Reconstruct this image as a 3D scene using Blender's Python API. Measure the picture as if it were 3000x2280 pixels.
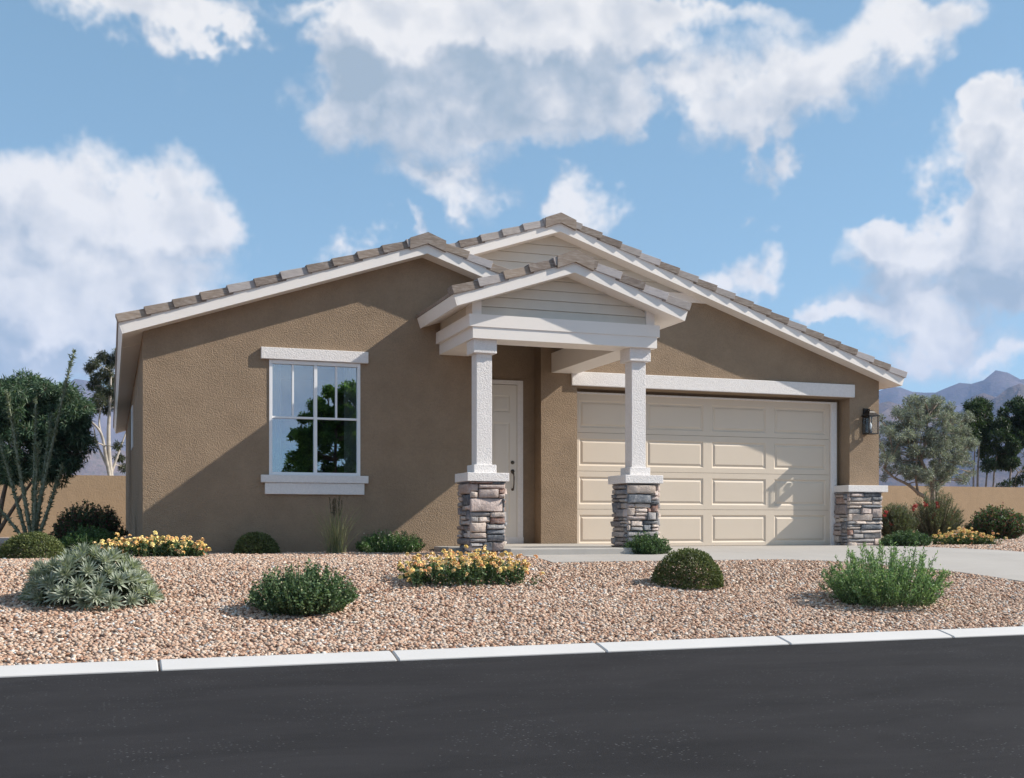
import bpy, math, random
import numpy as np
from mathutils import Vector, Matrix
for _o in list(bpy.data.objects): bpy.data.objects.remove(_o)
scene = bpy.context.scene
R = math.radians
# ------------------------------------------------------------------ camera
F = 3329.0; HZ = 1531.0; CAMZ = 1.05
TH = math.atan(1179 / F); CT, ST = math.cos(TH), math.sin(TH)
cd = bpy.data.cameras.new('camera'); cam = bpy.data.objects.new('camera', cd)
scene.collection.objects.link(cam); scene.camera = cam
cam.location = (0, 0, CAMZ); cam.rotation_euler = (R(90), 0, -TH)
cd.sensor_width = 36; cd.lens = 36 * F / 3000; cd.shift_y = (HZ - 1140) / 3000
cd.clip_start = 0.05; cd.clip_end = 60000
# ------------------------------------------------------------------ sun and sky
SUN = Vector((0.81, -0.258, 0.617)).normalized()          # towards the sun
SUN_EL = math.asin(SUN.z); SUN_AZ = math.atan2(SUN.x, SUN.y)
SKY_STRENGTH = 0.115; VEIL = 0.30
sl = bpy.data.lights.new('sun', 'SUN'); sl.energy = 5.0; sl.angle = R(0.5); sl.color = (1.0, 0.93, 0.83)
so = bpy.data.objects.new('sun', sl); scene.collection.objects.link(so)
so.rotation_euler = SUN.to_track_quat('Z', 'Y').to_euler(); so.location = (30, -10, 40)
scene.view_settings.view_transform = 'Standard'; scene.view_settings.look = 'None'
scene.view_settings.exposure = 0.5; scene.view_settings.gamma = 1.0
scene.render.engine = 'CYCLES'
scene.cycles.max_bounces = 6; scene.cycles.diffuse_bounces = 3; scene.cycles.glossy_bounces = 3; scene.cycles.transparent_max_bounces = 12; scene.cycles.volume_bounces = 1
scene.render.resolution_x = 1024; scene.render.resolution_y = 778

def px_dir(x, y):
    u = (x - 1500) / F; v = (HZ - y) / F
    return (u * CT + ST, CT - u * ST, v)

class NT:
    """small helper to write node trees"""
    def __init__(self, tree): self.t = tree; self.n = tree.nodes; self.l = tree.links
    def node(self, kind, **kw):
        nd = self.n.new(kind)
        for k, v in kw.items(): setattr(nd, k, v)
        return nd
    def put(self, sock, val):
        if isinstance(val, bpy.types.NodeSocket): self.l.new(val, sock)
        else: sock.default_value = val
    def math(self, op, a, b=None, c=None, clamp=False):
        nd = self.node('ShaderNodeMath', operation=op, use_clamp=clamp)
        self.put(nd.inputs[0], a)
        if b is not None: self.put(nd.inputs[1], b)
        if c is not None: self.put(nd.inputs[2], c)
        return nd.outputs[0]
    def vmath(self, op, a, b=None, out=0):
        nd = self.node('ShaderNodeVectorMath', operation=op)
        self.put(nd.inputs[0], a)
        if b is not None: self.put(nd.inputs[1], b)
        return nd.outputs['Value'] if op in ('DOT_PRODUCT', 'LENGTH') else nd.outputs[0]
    def noise(self, vec, scale, detail=3, rough=0.55, dist=0.0, color=False):
        nd = self.node('ShaderNodeTexNoise')
        self.put(nd.inputs['Vector'], vec); nd.inputs['Scale'].default_value = scale
        nd.inputs['Detail'].default_value = detail; nd.inputs['Roughness'].default_value = rough
        nd.inputs['Distortion'].default_value = dist
        return nd.outputs['Color' if color else 'Fac']
    def ramp(self, fac, stops, mode='LINEAR'):
        nd = self.node('ShaderNodeValToRGB'); cr = nd.color_ramp; cr.interpolation = mode
        while len(cr.elements) < len(stops): cr.elements.new(0.5)
        for e, (p, c) in zip(cr.elements, stops):
            e.position = p; e.color = (c[0], c[1], c[2], 1) if not isinstance(c, (int, float)) else (c, c, c, 1)
        self.put(nd.inputs[0], fac); return nd.outputs[0]
    def mix(self, fac, a, b, blend='MIX'):
        nd = self.node('ShaderNodeMix', data_type='RGBA', blend_type=blend)
        self.put(nd.inputs[0], fac)
        for s, v in ((nd.inputs[6], a), (nd.inputs[7], b)):
            if not isinstance(v, bpy.types.NodeSocket): v = (v[0], v[1], v[2], 1)
            self.put(s, v)
        return nd.outputs[2]
    def maprange(self, v, a, b, c=0.0, d=1.0, smooth=True):
        nd = self.node('ShaderNodeMapRange', interpolation_type='SMOOTHSTEP' if smooth else 'LINEAR')
        self.put(nd.inputs[0], v)
        for i, q in enumerate((a, b, c, d)): self.put(nd.inputs[i + 1], q)
        return nd.outputs[0]

# clouds as seen in the photograph: centre and half size in photo pixels, weight
CLOUDS = [
 (1480,190,420,210,.95),(1120,310,250,110,1.0),(1110,110,200,120,.95),(1290,520,170,75,.7),(1720,60,260,110,.85),(1600,300,220,140,.8),(1400,60,330,120,.9),
 (2380,170,330,150,.72),(2250,340,180,95,.75),(2700,50,180,100,.7),(2270,460,60,55,.5),(2000,240,140,60,.35),(2120,20,220,45,.5),
 (120,540,220,130,.9),(530,610,190,115,.9),(290,740,430,150,.8),(110,985,280,130,1.3),(330,890,300,120,.62),(80,820,260,130,.6),(300,1020,240,90,.8),
 (450,15,260,75,.85),(690,95,110,45,.65),(860,-10,200,40,.45),
 (2900,510,170,200,1.1),(2720,720,280,85,1.0),(2965,300,100,85,.85),(3080,600,220,260,1.),(2560,690,110,60,.45),
 (1690,595,105,80,.8),(1010,715,75,50,.6),(1190,680,60,45,.6),(2150,800,95,65,.7),(1350,590,80,45,.35),
 (2320,930,60,40,.55),(2650,890,330,60,.6),(2470,945,110,40,.5),(2680,1015,150,60,.6),(2950,1060,120,60,.65),(2800,960,200,60,.5),(2200,640,50,35,.35),(2880,820,230,70,.6),
]
def build_world():
    w = bpy.data.worlds.new('World'); scene.world = w; w.use_nodes = True
    N = NT(w.node_tree); w.node_tree.nodes.clear()
    tc = N.node('ShaderNodeTexCoord'); D = tc.outputs['Generated']
    sky = N.node('ShaderNodeTexSky', sky_type='NISHITA', sun_disc=False)
    sky.sun_elevation = SUN_EL; sky.sun_rotation = SUN_AZ; sky.altitude = 400
    sky.air_density = 1.0; sky.dust_density = 0.5; sky.ozone_density = 3.0
    sx = N.node('ShaderNodeSeparateXYZ'); N.put(sx.inputs[0], D)
    hyp = N.math('SQRT', N.math('MULTIPLY_ADD', sx.outputs[2], N.math('MULTIPLY', sx.outputs[2], -1.0), 1.0))
    az = N.math('ARCTAN2', sx.outputs[0], sx.outputs[1]); el = N.math('ARCTAN2', sx.outputs[2], hyp)
    cb = N.node('ShaderNodeCombineXYZ'); N.put(cb.inputs[0], az); N.put(cb.inputs[1], el)
    wn = N.node('ShaderNodeTexNoise'); N.put(wn.inputs['Vector'], D); wn.inputs['Scale'].default_value = 14; wn.inputs['Detail'].default_value = 4; wn.inputs['Roughness'].default_value = 0.6
    p = N.vmath('ADD', cb.outputs[0], N.vmath('MULTIPLY', N.vmath('SUBTRACT', wn.outputs['Color'], (0.5, 0.5, 0.5)), (0.16, 0.10, 0.0)))
    def azel(x, y):
        q = px_dir(x, y); return math.atan2(q[0], q[1]), math.atan2(q[2], math.hypot(q[0], q[1]))
    def field(vec):
        tot = None
        for (x, y, rx, ry, wt) in CLOUDS:
            a0, e0 = azel(x, y); dx = (azel(x + rx, y)[0] - azel(x - rx, y)[0]) / 2 * 1.48; de = (azel(x, y - ry)[1] - azel(x, y + ry)[1]) / 2 * 1.48
            mp = N.node('ShaderNodeMapping', vector_type='TEXTURE'); N.put(mp.inputs[0], vec)
            mp.inputs['Location'].default_value = (a0, e0, 0); mp.inputs['Scale'].default_value = (dx, de, 1)
            gr = N.node('ShaderNodeTexGradient', gradient_type='SPHERICAL'); N.put(gr.inputs[0], mp.outputs[0])
            tot = N.math('MULTIPLY', gr.outputs['Fac'], wt) if tot is None else N.math('MULTIPLY_ADD', gr.outputs['Fac'], wt, tot)
        return tot
    # the same kind of broken cloud goes on round the rest of the sky
    wide = N.noise(N.vmath('MULTIPLY', D, (1.0, 1.0, 1.9)), 2.6, 2, 0.5)
    gen = N.maprange(wide, 0.48, 0.75, 0.0, 0.9)
    away = N.vmath('DOT_PRODUCT', D, Vector(px_dir(1500, 1000)).normalized())
    gen = N.math('MULTIPLY', gen, N.maprange(away, 0.90, 0.80, 0.0, 1.0))
    t0 = N.math('ADD', field(p), gen)
    t1 = N.math('ADD', field(N.vmath('ADD', p, (0.012, 0.035, 0.0))), gen)
    n1 = N.noise(D, 15.0, 7, 0.56, 0.15)
    n2 = N.noise(N.vmath('ADD', D, (0.012, 0.0, 0.012)), 15.0, 3, 0.56, 0.15)
    dens = N.math('ADD', N.math('MINIMUM', t0, 0.9), N.math('MULTIPLY', N.math('SUBTRACT', n1, 0.5), 0.98))
    low = N.maprange(el, -0.02, 0.04)
    alpha = N.math('MULTIPLY', N.maprange(dens, 0.13, 0.62, 0.0, 0.96), low)
    # light: tops and right-hand sides catch the sun, thick undersides are grey
    macro = N.maprange(N.math('SUBTRACT', t0, t1), -0.36, 0.30, 0.0, 1.0, smooth=False)
    micro = N.maprange(N.math('SUBTRACT', n1, n2), -0.16, 0.16, -0.5, 0.5, smooth=False)
    thick = N.maprange(dens, 0.35, 1.1, 0.0, 1.0)
    lum = N.math('ADD', N.math('MULTIPLY_ADD', macro, 0.62, 0.36), N.math('MULTIPLY', micro, 0.62))
    lum = N.math('SUBTRACT', lum, N.math('MULTIPLY', thick, 0.27))
    col = N.ramp(lum, [(0.05, (0.32, 0.395, 0.465)), (0.32, (0.44, 0.49, 0.545)), (0.58, (0.61, 0.625, 0.645)), (0.92, (0.80, 0.785, 0.765))])
    skyc = N.vmath('MULTIPLY', sky.outputs[0], (SKY_STRENGTH * .94, SKY_STRENGTH * 1.02, SKY_STRENGTH * .92))
    # thin bright veil of high haze over the whole sky
    skyc = N.mix(VEIL, skyc, (0.30, 0.545, 0.745))
    out = N.mix(alpha, skyc, col)
    bg = N.node('ShaderNodeBackground'); N.put(bg.inputs[0], out); bg.inputs[1].default_value = 0.84
    wo = N.node('ShaderNodeOutputWorld'); N.l.new(bg.outputs[0], wo.inputs[0])
    w.cycles.sampling_method = 'NONE'
build_world()
# ------------------------------------------------------------------ helpers
COL = scene.collection
rng = np.random.default_rng(7); random.seed(7)
def sr(r, g, b):
    f = lambda c: ((c / 255 + 0.055) / 1.055) ** 2.4 if c > 10 else c / 255 / 12.92
    return (f(r), f(g), f(b))
def tag(o, label=None, cat=None, group=None, kind=None):
    if label: o['label'] = label
    if cat: o['category'] = cat
    if group: o['group'] = group
    if kind: o['kind'] = kind
    return o
def adopt(o, parent):
    if parent is not None:
        o.parent = parent
        o.matrix_parent_inverse = Matrix.Translation(parent.location).inverted() if parent.type == 'EMPTY' else Matrix.Identity(4)
def link(name, me, mat=None, parent=None, loc=(0, 0, 0)):
    o = bpy.data.objects.new(name, me); COL.objects.link(o)
    if mat and me is not None and not me.materials: me.materials.append(mat)
    o.location = loc; adopt(o, parent); return o
def empty(name, loc):
    o = bpy.data.objects.new(name, None); COL.objects.link(o); o.location = loc; o.empty_display_size = 0.3; return o
def mesh_np(name, V, faces_list, cols=None, smooth=False):
    """faces_list: list of int arrays (n,k); cols: per-vertex colours"""
    me = bpy.data.meshes.new(name); V = np.asarray(V, dtype=np.float32)
    me.vertices.add(len(V)); me.vertices.foreach_set('co', V.ravel())
    loops = np.concatenate([f.ravel() for f in faces_list]).astype(np.int32)
    tot = np.concatenate([np.full(len(f), f.shape[1]) for f in faces_list]).astype(np.int32)
    start = np.concatenate([[0], np.cumsum(tot)[:-1]]).astype(np.int32)
    me.loops.add(len(loops)); me.loops.foreach_set('vertex_index', loops)
    me.polygons.add(len(tot)); me.polygons.foreach_set('loop_start', start)
    try: me.polygons.foreach_set('loop_total', tot)
    except Exception: pass
    if smooth: me.polygons.foreach_set('use_smooth', np.ones(len(tot), dtype=bool))
    me.update(calc_edges=True)
    if cols is not None:
        a = me.color_attributes.new('col', 'FLOAT_COLOR', 'POINT')
        c4 = np.ones((len(V), 4), dtype=np.float32); c4[:, :3] = cols
        a.data.foreach_set('color', c4.ravel())
    return me
class MB:
    """collects faces; build() links them as one mesh object"""
    def __init__(self): self.v = []; self.f = []
    def add(self, vs, fs):
        b = len(self.v); self.v += [tuple(p) for p in vs]; self.f += [tuple(i + b for i in f) for f in fs]; return self
    def box(self, x0, x1, y0, y1, z0, z1):
        v = [(x0,y0,z0),(x1,y0,z0),(x1,y1,z0),(x0,y1,z0),(x0,y0,z1),(x1,y0,z1),(x1,y1,z1),(x0,y1,z1)]
        return self.add(v, [(0,3,2,1),(4,5,6,7),(0,1,5,4),(1,2,6,5),(2,3,7,6),(3,0,4,7)])
    def prism(self, poly, y0, y1):
        """poly in (x,z), counter-clockwise seen from the front (-y)"""
        n = len(poly)
        v = [(x, y0, z) for x, z in poly] + [(x, y1, z) for x, z in poly]
        f = [tuple(range(n)), tuple(range(2 * n - 1, n - 1, -1))]
        for i in range(n):
            j = (i + 1) % n; f.append((i, i + n, j + n, j))
        return self.add(v, f)
    def slab(self, poly, z0, z1):
        n = len(poly)
        v = [(x, y, z0) for x, y in poly] + [(x, y, z1) for x, y in poly]
        f = [tuple(range(n - 1, -1, -1)), tuple(range(n, 2 * n))]
        for i in range(n):
            j = (i + 1) % n; f.append((i, j, j + n, i + n))
        return self.add(v, f)
    def frustum(self, a, b):
        """panel bevel: a=(x0,x1,z0,z1,y) outer, b=inner; faces only on the front"""
        v = [(a[0],a[4],a[2]),(a[1],a[4],a[2]),(a[1],a[4],a[3]),(a[0],a[4],a[3]),(b[0],b[4],b[2]),(b[1],b[4],b[2]),(b[1],b[4],b[3]),(b[0],b[4],b[3])]
        return self.add(v, [(0,1,5,4),(1,2,6,5),(2,3,7,6),(3,0,4,7)])
    def quad(self, *p): return self.add(p, [tuple(range(len(p)))])
    def tube(self, pts, radii, sides=6, cap=True):
        n = len(pts); P = [Vector(p) for p in pts]; b0 = len(self.v)
        ref = Vector((0.3, 0.5, 0.81))
        for i in range(n):
            t = (P[min(i + 1, n - 1)] - P[max(i - 1, 0)]).normalized()
            a = t.cross(ref)
            if a.length < 1e-4: a = t.cross(Vector((1, 0, 0)))
            a.normalize(); c = t.cross(a)
            for k in range(sides):
                an = 2 * math.pi * k / sides
                self.v.append(tuple(P[i] + (a * math.cos(an) + c * math.sin(an)) * radii[i]))
        for i in range(n - 1):
            for k in range(sides):
                k2 = (k + 1) % sides
                self.f.append((b0 + i*sides + k, b0 + i*sides + k2, b0 + (i+1)*sides + k2, b0 + (i+1)*sides + k))
        if cap:
            self.f.append(tuple(b0 + k for k in range(sides - 1, -1, -1)))
            self.f.append(tuple(b0 + (n-1)*sides + k for k in range(sides)))
        return self
    def mesh(self, name, smooth=False):
        me = bpy.data.meshes.new(name); me.from_pydata(self.v, [], self.f)
        if smooth:
            for p in me.polygons: p.use_smooth = True
        me.update(); return me
    def build(self, name, mat=None, parent=None, smooth=False, bevel=0.0):
        o = link(name, self.mesh(name, smooth), mat, parent)
        if bevel:
            m = o.modifiers.new('bevel', 'BEVEL'); m.width = bevel; m.segments = 2; m.limit_method = 'ANGLE'; m.angle_limit = R(40)
        return o
# ------------------------------------------------------------------ materials
MATS = {}
def newmat(name):
    m = bpy.data.materials.new(name); m.use_nodes = True
    N = NT(m.node_tree); m.node_tree.nodes.clear()
    b = N.node('ShaderNodeBsdfPrincipled'); o = N.node('ShaderNodeOutputMaterial')
    N.l.new(b.outputs[0], o.inputs[0]); MATS[name] = m
    return m, N, b, o
def bump(N, b, h, strength, dist):
    nd = N.node('ShaderNodeBump'); nd.inputs['Strength'].default_value = strength; nd.inputs['Distance'].default_value = dist
    N.put(nd.inputs['Height'], h); N.l.new(nd.outputs[0], b.inputs['Normal'])
def opos(N): return N.node('ShaderNodeTexCoord').outputs['Object']
def simple(name, c, rough=0.6, var=0.06, vscale=3.0, bscale=0, bstr=0.3, bdist=0.004, metal=0.0, spec=0.5):
    m, N, b, o = newmat(name); p = opos(N)
    n = N.noise(p, vscale, 4, 0.6)
    dark = tuple(x * (1 - var) for x in c); lite = tuple(min(1, x * (1 + var)) for x in c)
    N.put(b.inputs['Base Color'], N.ramp(n, [(0.3, dark), (0.7, lite)]))
    b.inputs['Roughness'].default_value = rough; b.inputs['Metallic'].default_value = metal
    b.inputs['Specular IOR Level'].default_value = spec
    if bscale: bump(N, b, N.noise(p, bscale, 4, 0.6), bstr, bdist)
    return m
def stucco(name, c, var=0.07, s1=55, dist=0.012, strength=0.8, spec=0.15):
    m, N, b, o = newmat(name); p = opos(N)
    big = N.noise(p, 2.2, 6, 0.68); fine = N.noise(p, s1, 3, 0.55); mid = N.noise(p, s1 * 0.36, 3, 0.6)
    base = N.ramp(big, [(0.25, tuple(x * (1 - var) for x in c)), (0.75, tuple(x * (1 + var) for x in c))])
    base = N.mix(N.maprange(N.math('MULTIPLY_ADD', mid, .5, N.math('MULTIPLY', fine, .5)), 0.40, 0.62, 0.0, 0.34), base, tuple(x * 0.78 for x in c))
    N.put(b.inputs['Base Color'], base); b.inputs['Roughness'].default_value = 0.92
    b.inputs['Specular IOR Level'].default_value = spec
    h = N.math('ADD', fine, N.math('MULTIPLY', mid, .35))
    bump(N, b, h, strength, dist); return m
M_STUCCO = stucco('stucco_tan', (0.312, 0.229, 0.157), s1=64, var=0.18, strength=1.0, dist=0.016)
M_WTRIM = stucco('stucco_white', (0.83, 0.79, 0.765), var=0.03, s1=80, dist=0.014, strength=0.75)
M_BWALL = stucco('stucco_ochre', (0.42, 0.295, 0.185), s1=20)
M_TRIM = simple('painted_trim', (0.84, 0.785, 0.735), 0.55, 0.02, 2.0, 90, 0.05, 0.002)
M_SIDING = simple('painted_siding', (0.64, 0.585, 0.505), 0.6, 0.03, 4.0, 60, 0.06, 0.002)
M_GDOOR = simple('garage_door_paint', (0.65, 0.552, 0.443), 0.5, 0.02, 2.0, 120, 0.06, 0.002)
M_DOOR = simple('door_paint', (0.72, 0.67, 0.60), 0.45, 0.02)
M_VINYL = simple('white_vinyl', (0.80, 0.80, 0.81), 0.35, 0.01)
M_BRONZE = simple('bronze_metal', (0.10, 0.085, 0.07), 0.35, 0.1, 20, metal=0.8)
M_BLACK = simple('dark_bronze', (0.018, 0.014, 0.012), 0.45, 0.1, 20, metal=0.3)
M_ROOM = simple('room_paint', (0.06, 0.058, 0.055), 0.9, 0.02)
M_CURT = simple('curtain_cloth', (0.78, 0.77, 0.75), 0.9, 0.02)
M_SLABC = simple('concrete_porch', (0.40, 0.375, 0.345), 0.9, 0.08, 2.5, 150, 0.2, 0.003)
M_KERB = simple('kerb_concrete', (0.54, 0.525, 0.515), 0.85, 0.04, 1.6, 160, 0.2, 0.003)
M_MORTAR = simple('mortar', (0.09, 0.083, 0.078), 0.95, 0.1, 9)
def concrete():
    m, N, b, o = newmat('driveway_concrete'); p = opos(N)
    big = N.noise(p, 0.8, 5, 0.65); br = N.vmath('MULTIPLY', p, (1.2, 55.0, 1.0)); st = N.noise(br, 1.6, 3, 0.6)
    c = N.ramp(big, [(0.25, (0.34, 0.315, 0.29)), (0.75, (0.43, 0.40, 0.37))])
    c = N.mix(N.maprange(st, 0.4, 0.65, 0.0, 0.35), c, (0.30, 0.28, 0.26))
    N.put(b.inputs['Base Color'], c); b.inputs['Roughness'].default_value = 0.9
    bump(N, b, st, 0.15, 0.004); return m
M_DRIVE = concrete()
def asphalt():
    m, N, b, o = newmat('asphalt'); p = opos(N)
    big = N.noise(N.vmath('MULTIPLY', p, (.6, 1.5, 1.0)), 1.1, 7, 0.70, 0.6); fine = N.noise(p, 130, 3, 0.7)
    c = N.ramp(big, [(0.30, (0.0165, 0.0160, 0.0175)), (0.70, (0.0310, 0.0296, 0.0318))])
    c = N.mix(N.maprange(fine, 0.45, 0.75, 0.0, 0.5), c, (0.044, 0.041, 0.043))
    vo = N.node('ShaderNodeTexVoronoi'); vo.inputs['Scale'].default_value = 62.0
    N.put(vo.inputs['Vector'], N.vmath('MULTIPLY', p, (0.62, 1.0, 1.0)))
    sp = N.maprange(vo.outputs['Distance'], 0.30, 0.16)
    pick = N.node('ShaderNodeSeparateColor'); N.put(pick.inputs[0], vo.outputs['Color'])
    patch = N.maprange(N.noise(p, 1.5, 4, 0.65, 1.0), 0.44, 0.66, 0.99, 0.62)
    sel = N.math('GREATER_THAN', pick.outputs[0], patch)
    c = N.mix(N.math('MULTIPLY', N.math('MULTIPLY', sp, sel), 0.8), c, (0.12, 0.119, 0.126))
    N.put(b.inputs['Base Color'], c); b.inputs['Roughness'].default_value = 0.95
    b.inputs['Specular IOR Level'].default_value = 0.12
    bump(N, b, fine, 0.4, 0.006); return m
M_ROAD = asphalt()
def gravel_bed():
    m, N, b, o = newmat('gravel_bed'); p = opos(N)
    vo = N.node('ShaderNodeTexVoronoi'); vo.inputs['Scale'].default_value = 26; N.put(vo.inputs['Vector'], p)
    sc = N.node('ShaderNodeSeparateColor'); N.put(sc.inputs[0], vo.outputs['Color'])
    c = N.ramp(sc.outputs[0], [(0.0, (0.22, 0.155, 0.115)), (0.4, (0.30, 0.22, 0.17)), (0.8, (0.38, 0.30, 0.25)), (1.0, (0.44, 0.39, 0.36))])
    N.put(b.inputs['Base Color'], c); b.inputs['Roughness'].default_value = 0.95
    bump(N, b, vo.outputs['Distance'], -0.8, 0.03); return m
M_BED = gravel_bed()
def by_object_color(name, rough=0.85, vein=0.35, vs=16, bs=30, bd=0.012, streak=None):
    m, N, b, o = newmat(name); p = opos(N)
    oc = N.node('ShaderNodeObjectInfo').outputs['Color']
    q = N.vmath('MULTIPLY', p, streak) if streak else p
    n = N.noise(q, vs, 5, 0.65, 0.4)
    c = N.mix(N.maprange(n, 0.42, 0.72, 0.0, vein), oc, (0.62, 0.58, 0.55))
    c = N.mix(N.maprange(n, 0.46, 0.28, 0.0, vein), c, (0.07, 0.07, 0.075))
    N.put(b.inputs['Base Color'], c); b.inputs['Roughness'].default_value = rough
    b.inputs['Specular IOR Level'].default_value = 0.25
    bump(N, b, N.noise(q, bs, 5, 0.65), 0.7, bd); return m
M_STONE = by_object_color('ledge_stone', vein=0.38, bd=0.022)
M_TILE = by_object_color('roof_tile', 0.8, 0.3, 10, 60, 0.004, (0.8, 5.0, 5.0))
M_FLOWER = by_object_color('flower', 0.7, 0.0, 10, 60, 0.001)
def leafmat(name, rough=0.55, trans=0.28):
    m, N, b, o = newmat(name)
    at = N.node('ShaderNodeAttribute'); at.attribute_name = 'col'
    N.put(b.inputs['Base Color'], at.outputs['Color']); b.inputs['Roughness'].default_value = rough
    b.inputs['Specular IOR Level'].default_value = 0.35
    tr = N.node('ShaderNodeBsdfTranslucent'); N.put(tr.inputs[0], N.vmath('MULTIPLY', at.outputs['Color'], (1.2, 1.25, 0.7)))
    mx = N.node('ShaderNodeMixShader'); mx.inputs[0].default_value = trans
    N.l.new(b.outputs[0], mx.inputs[1]); N.l.new(tr.outputs[0], mx.inputs[2]); N.l.new(mx.outputs[0], o.inputs[0])
    return m
M_LEAF = leafmat('leaf'); M_LEAFT = leafmat('thin_leaf', .5, .62)
M_BARK = simple('bark_brown', (0.16, 0.115, 0.08), 0.95, 0.3, 12, 30, 0.6, 0.02)
M_BARKO = simple('bark_olive', (0.25, 0.20, 0.16), 0.95, 0.3, 12, 30, 0.6, 0.02)
M_BARKE = simple('bark_white', (0.40, 0.36, 0.31), 0.9, 0.35, 3, 20, 0.5, 0.02)
M_STEMG = simple('green_stem', (0.10, 0.13, 0.06), 0.8, 0.2, 12)
M_OCO = simple('ocotillo_stem', (0.20, 0.225, 0.16), 0.9, 0.3, 18, 40, 0.7, 0.02)
def glassmat():
    m, N, b, o = newmat('window_glass')
    N.n.remove(b)
    gl = N.node('ShaderNodeBsdfGlossy'); gl.inputs['Roughness'].default_value = 0.0; gl.inputs[0].default_value = (0.80, 0.90, 0.95, 1)
    tr = N.node('ShaderNodeBsdfTransparent'); tr.inputs[0].default_value = (0.76, 0.79, 0.79, 1)
    fr = N.node('ShaderNodeFresnel'); fr.inputs[0].default_value = 1.5
    mx = N.node('ShaderNodeMixShader'); N.put(mx.inputs[0], N.math('MULTIPLY_ADD', fr.outputs[0], 0.85, 0.31, clamp=True))
    N.l.new(tr.outputs[0], mx.inputs[1]); N.l.new(gl.outputs[0], mx.inputs[2]); N.l.new(mx.outputs[0], o.inputs[0]); return m
M_GLASS = glassmat()
def lampglass():
    m, N, b, o = newmat('lamp_glass'); N.n.remove(b)
    gl = N.node('ShaderNodeBsdfGlossy'); gl.inputs['Roughness'].default_value = 0.02
    tr = N.node('ShaderNodeBsdfTransparent'); tr.inputs[0].default_value = (0.97, 0.98, 0.98, 1)
    mx = N.node('ShaderNodeMixShader'); mx.inputs[0].default_value = 0.035
    N.l.new(tr.outputs[0], mx.inputs[1]); N.l.new(gl.outputs[0], mx.inputs[2]); N.l.new(mx.outputs[0], o.inputs[0]); return m
M_LGLASS = lampglass()
# ------------------------------------------------------------------ terrain
KY = 8.40                                   # kerb front edge
PADZ = 0.64
PROF = [(KY + 0.20, 0.046), (9.2, 0.130), (10.2, 0.275), (11.2, 0.415), (12.2, 0.540), (12.9, 0.598), (13.7, 0.625), (15.0, 0.638), (16.5, PADZ), (4000, PADZ)]
PX_, PZ_ = [p[0] for p in PROF], [p[1] for p in PROF]
def TZ(Y): return float(np.interp(Y, PX_, PZ_))
def ground_hit(x, y, dz=0.0):
    """where the ray through a photo pixel meets the sloping front yard"""
    d = px_dir(x, y); lo, hi = 3.0, 80.0
    f = lambda t: CAMZ + d[2] * t - (TZ(d[1] * t) + dz)
    t = 6.0
    while t < 90 and f(t) > 0: t += 0.02
    return Vector((d[0] * t, d[1] * t, TZ(d[1] * t))), t
def at_y(x, y, Y):
    d = px_dir(x, y); t = Y / d[1]; return Vector((d[0] * t, Y, CAMZ + d[2] * t))
# ground: one sheet to the horizon
def build_ground():
    ys = [-9000, -3000, -800, -200, -60, -14] + [KY + 0.10] + [KY + 0.22 + 0.2 * i for i in range(36)] + [16.5, 20, 30, 60, 150, 500, 1500, 4000, 9000]
    xs = [-9000, -3000, -800, -200, -60, -20, -8, 0, 4, 8, 12, 16, 24, 60, 200, 800, 3000, 9000]
    v = []; f = []
    for Y in ys:
        z = -0.06 if Y <= -14 else (0.0 if Y < KY + 0.2 else TZ(Y))
        for X in xs: v.append((X, Y, z - 0.012))
    n = len(xs)
    for j in range(len(ys) - 1):
        if ys[j] == -14: continue
        for i in range(n - 1): f.append((j*n+i, j*n+i+1, (j+1)*n+i+1, (j+1)*n+i))
    # the strip below the road
    a = ys.index(-14)
    for i in range(n - 1): f.append((a*n+i, a*n+i+1, (a+1)*n+i+1, (a+1)*n+i))
    me = bpy.data.meshes.new('ground'); me.from_pydata(v, [], f); me.update()
    tag(link('ground', me, M_BED), kind='structure')
build_ground()
rb = MB(); rb.box(-400, 400, -5.2, KY + 0.02, -0.3, 0.0); tag(rb.build('road', M_ROAD), kind='structure')
# driveway with walkway, following the slope
XR = 12.62
def drive_left(Y):
    return float(np.interp(Y, [8.6, 9.3, 10.69, 11.53, 12.3, 12.55], [10.6, 10.45, 10.20, 9.72, 8.75, 8.05]))
def build_drive():
    ys = [KY + 0.2 + 0.15 * i for i in range(29)]; ys = [y for y in ys if y < 12.55] + [12.55, 12.551, 12.8, 13.1, 13.4, 13.75, 14.5, 15.5, 16.5, 17.2]
    v = []; f = []
    for Y in ys:
        xl = drive_left(Y) if Y <= 12.55 else 4.95
        if Y > 14.4: xl = 7.0
        z = TZ(Y) + 0.012
        for k in range(9): v.append((xl + (XR - xl) * k / 8, Y, z))
    for j in range(len(ys) - 1):
        for k in range(8): f.append((j*9+k, j*9+k+1, (j+1)*9+k+1, (j+1)*9+k))
    nb = len(v); v += [(x, y, z - 0.12) for x, y, z in v[:nb]]
    for j in range(len(ys) - 1):
        f.append((j*9+nb, j*9, (j+1)*9, (j+1)*9+nb)); f.append((j*9+8, j*9+8+nb, (j+1)*9+8+nb, (j+1)*9+8))
    for k in range(8): f.append((k+nb, k+1+nb, k+1, k))
    me = bpy.data.meshes.new('driveway'); me.from_pydata(v, [], f); me.update()
    tag(link('driveway', me, M_DRIVE), kind='structure')
build_drive()
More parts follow.
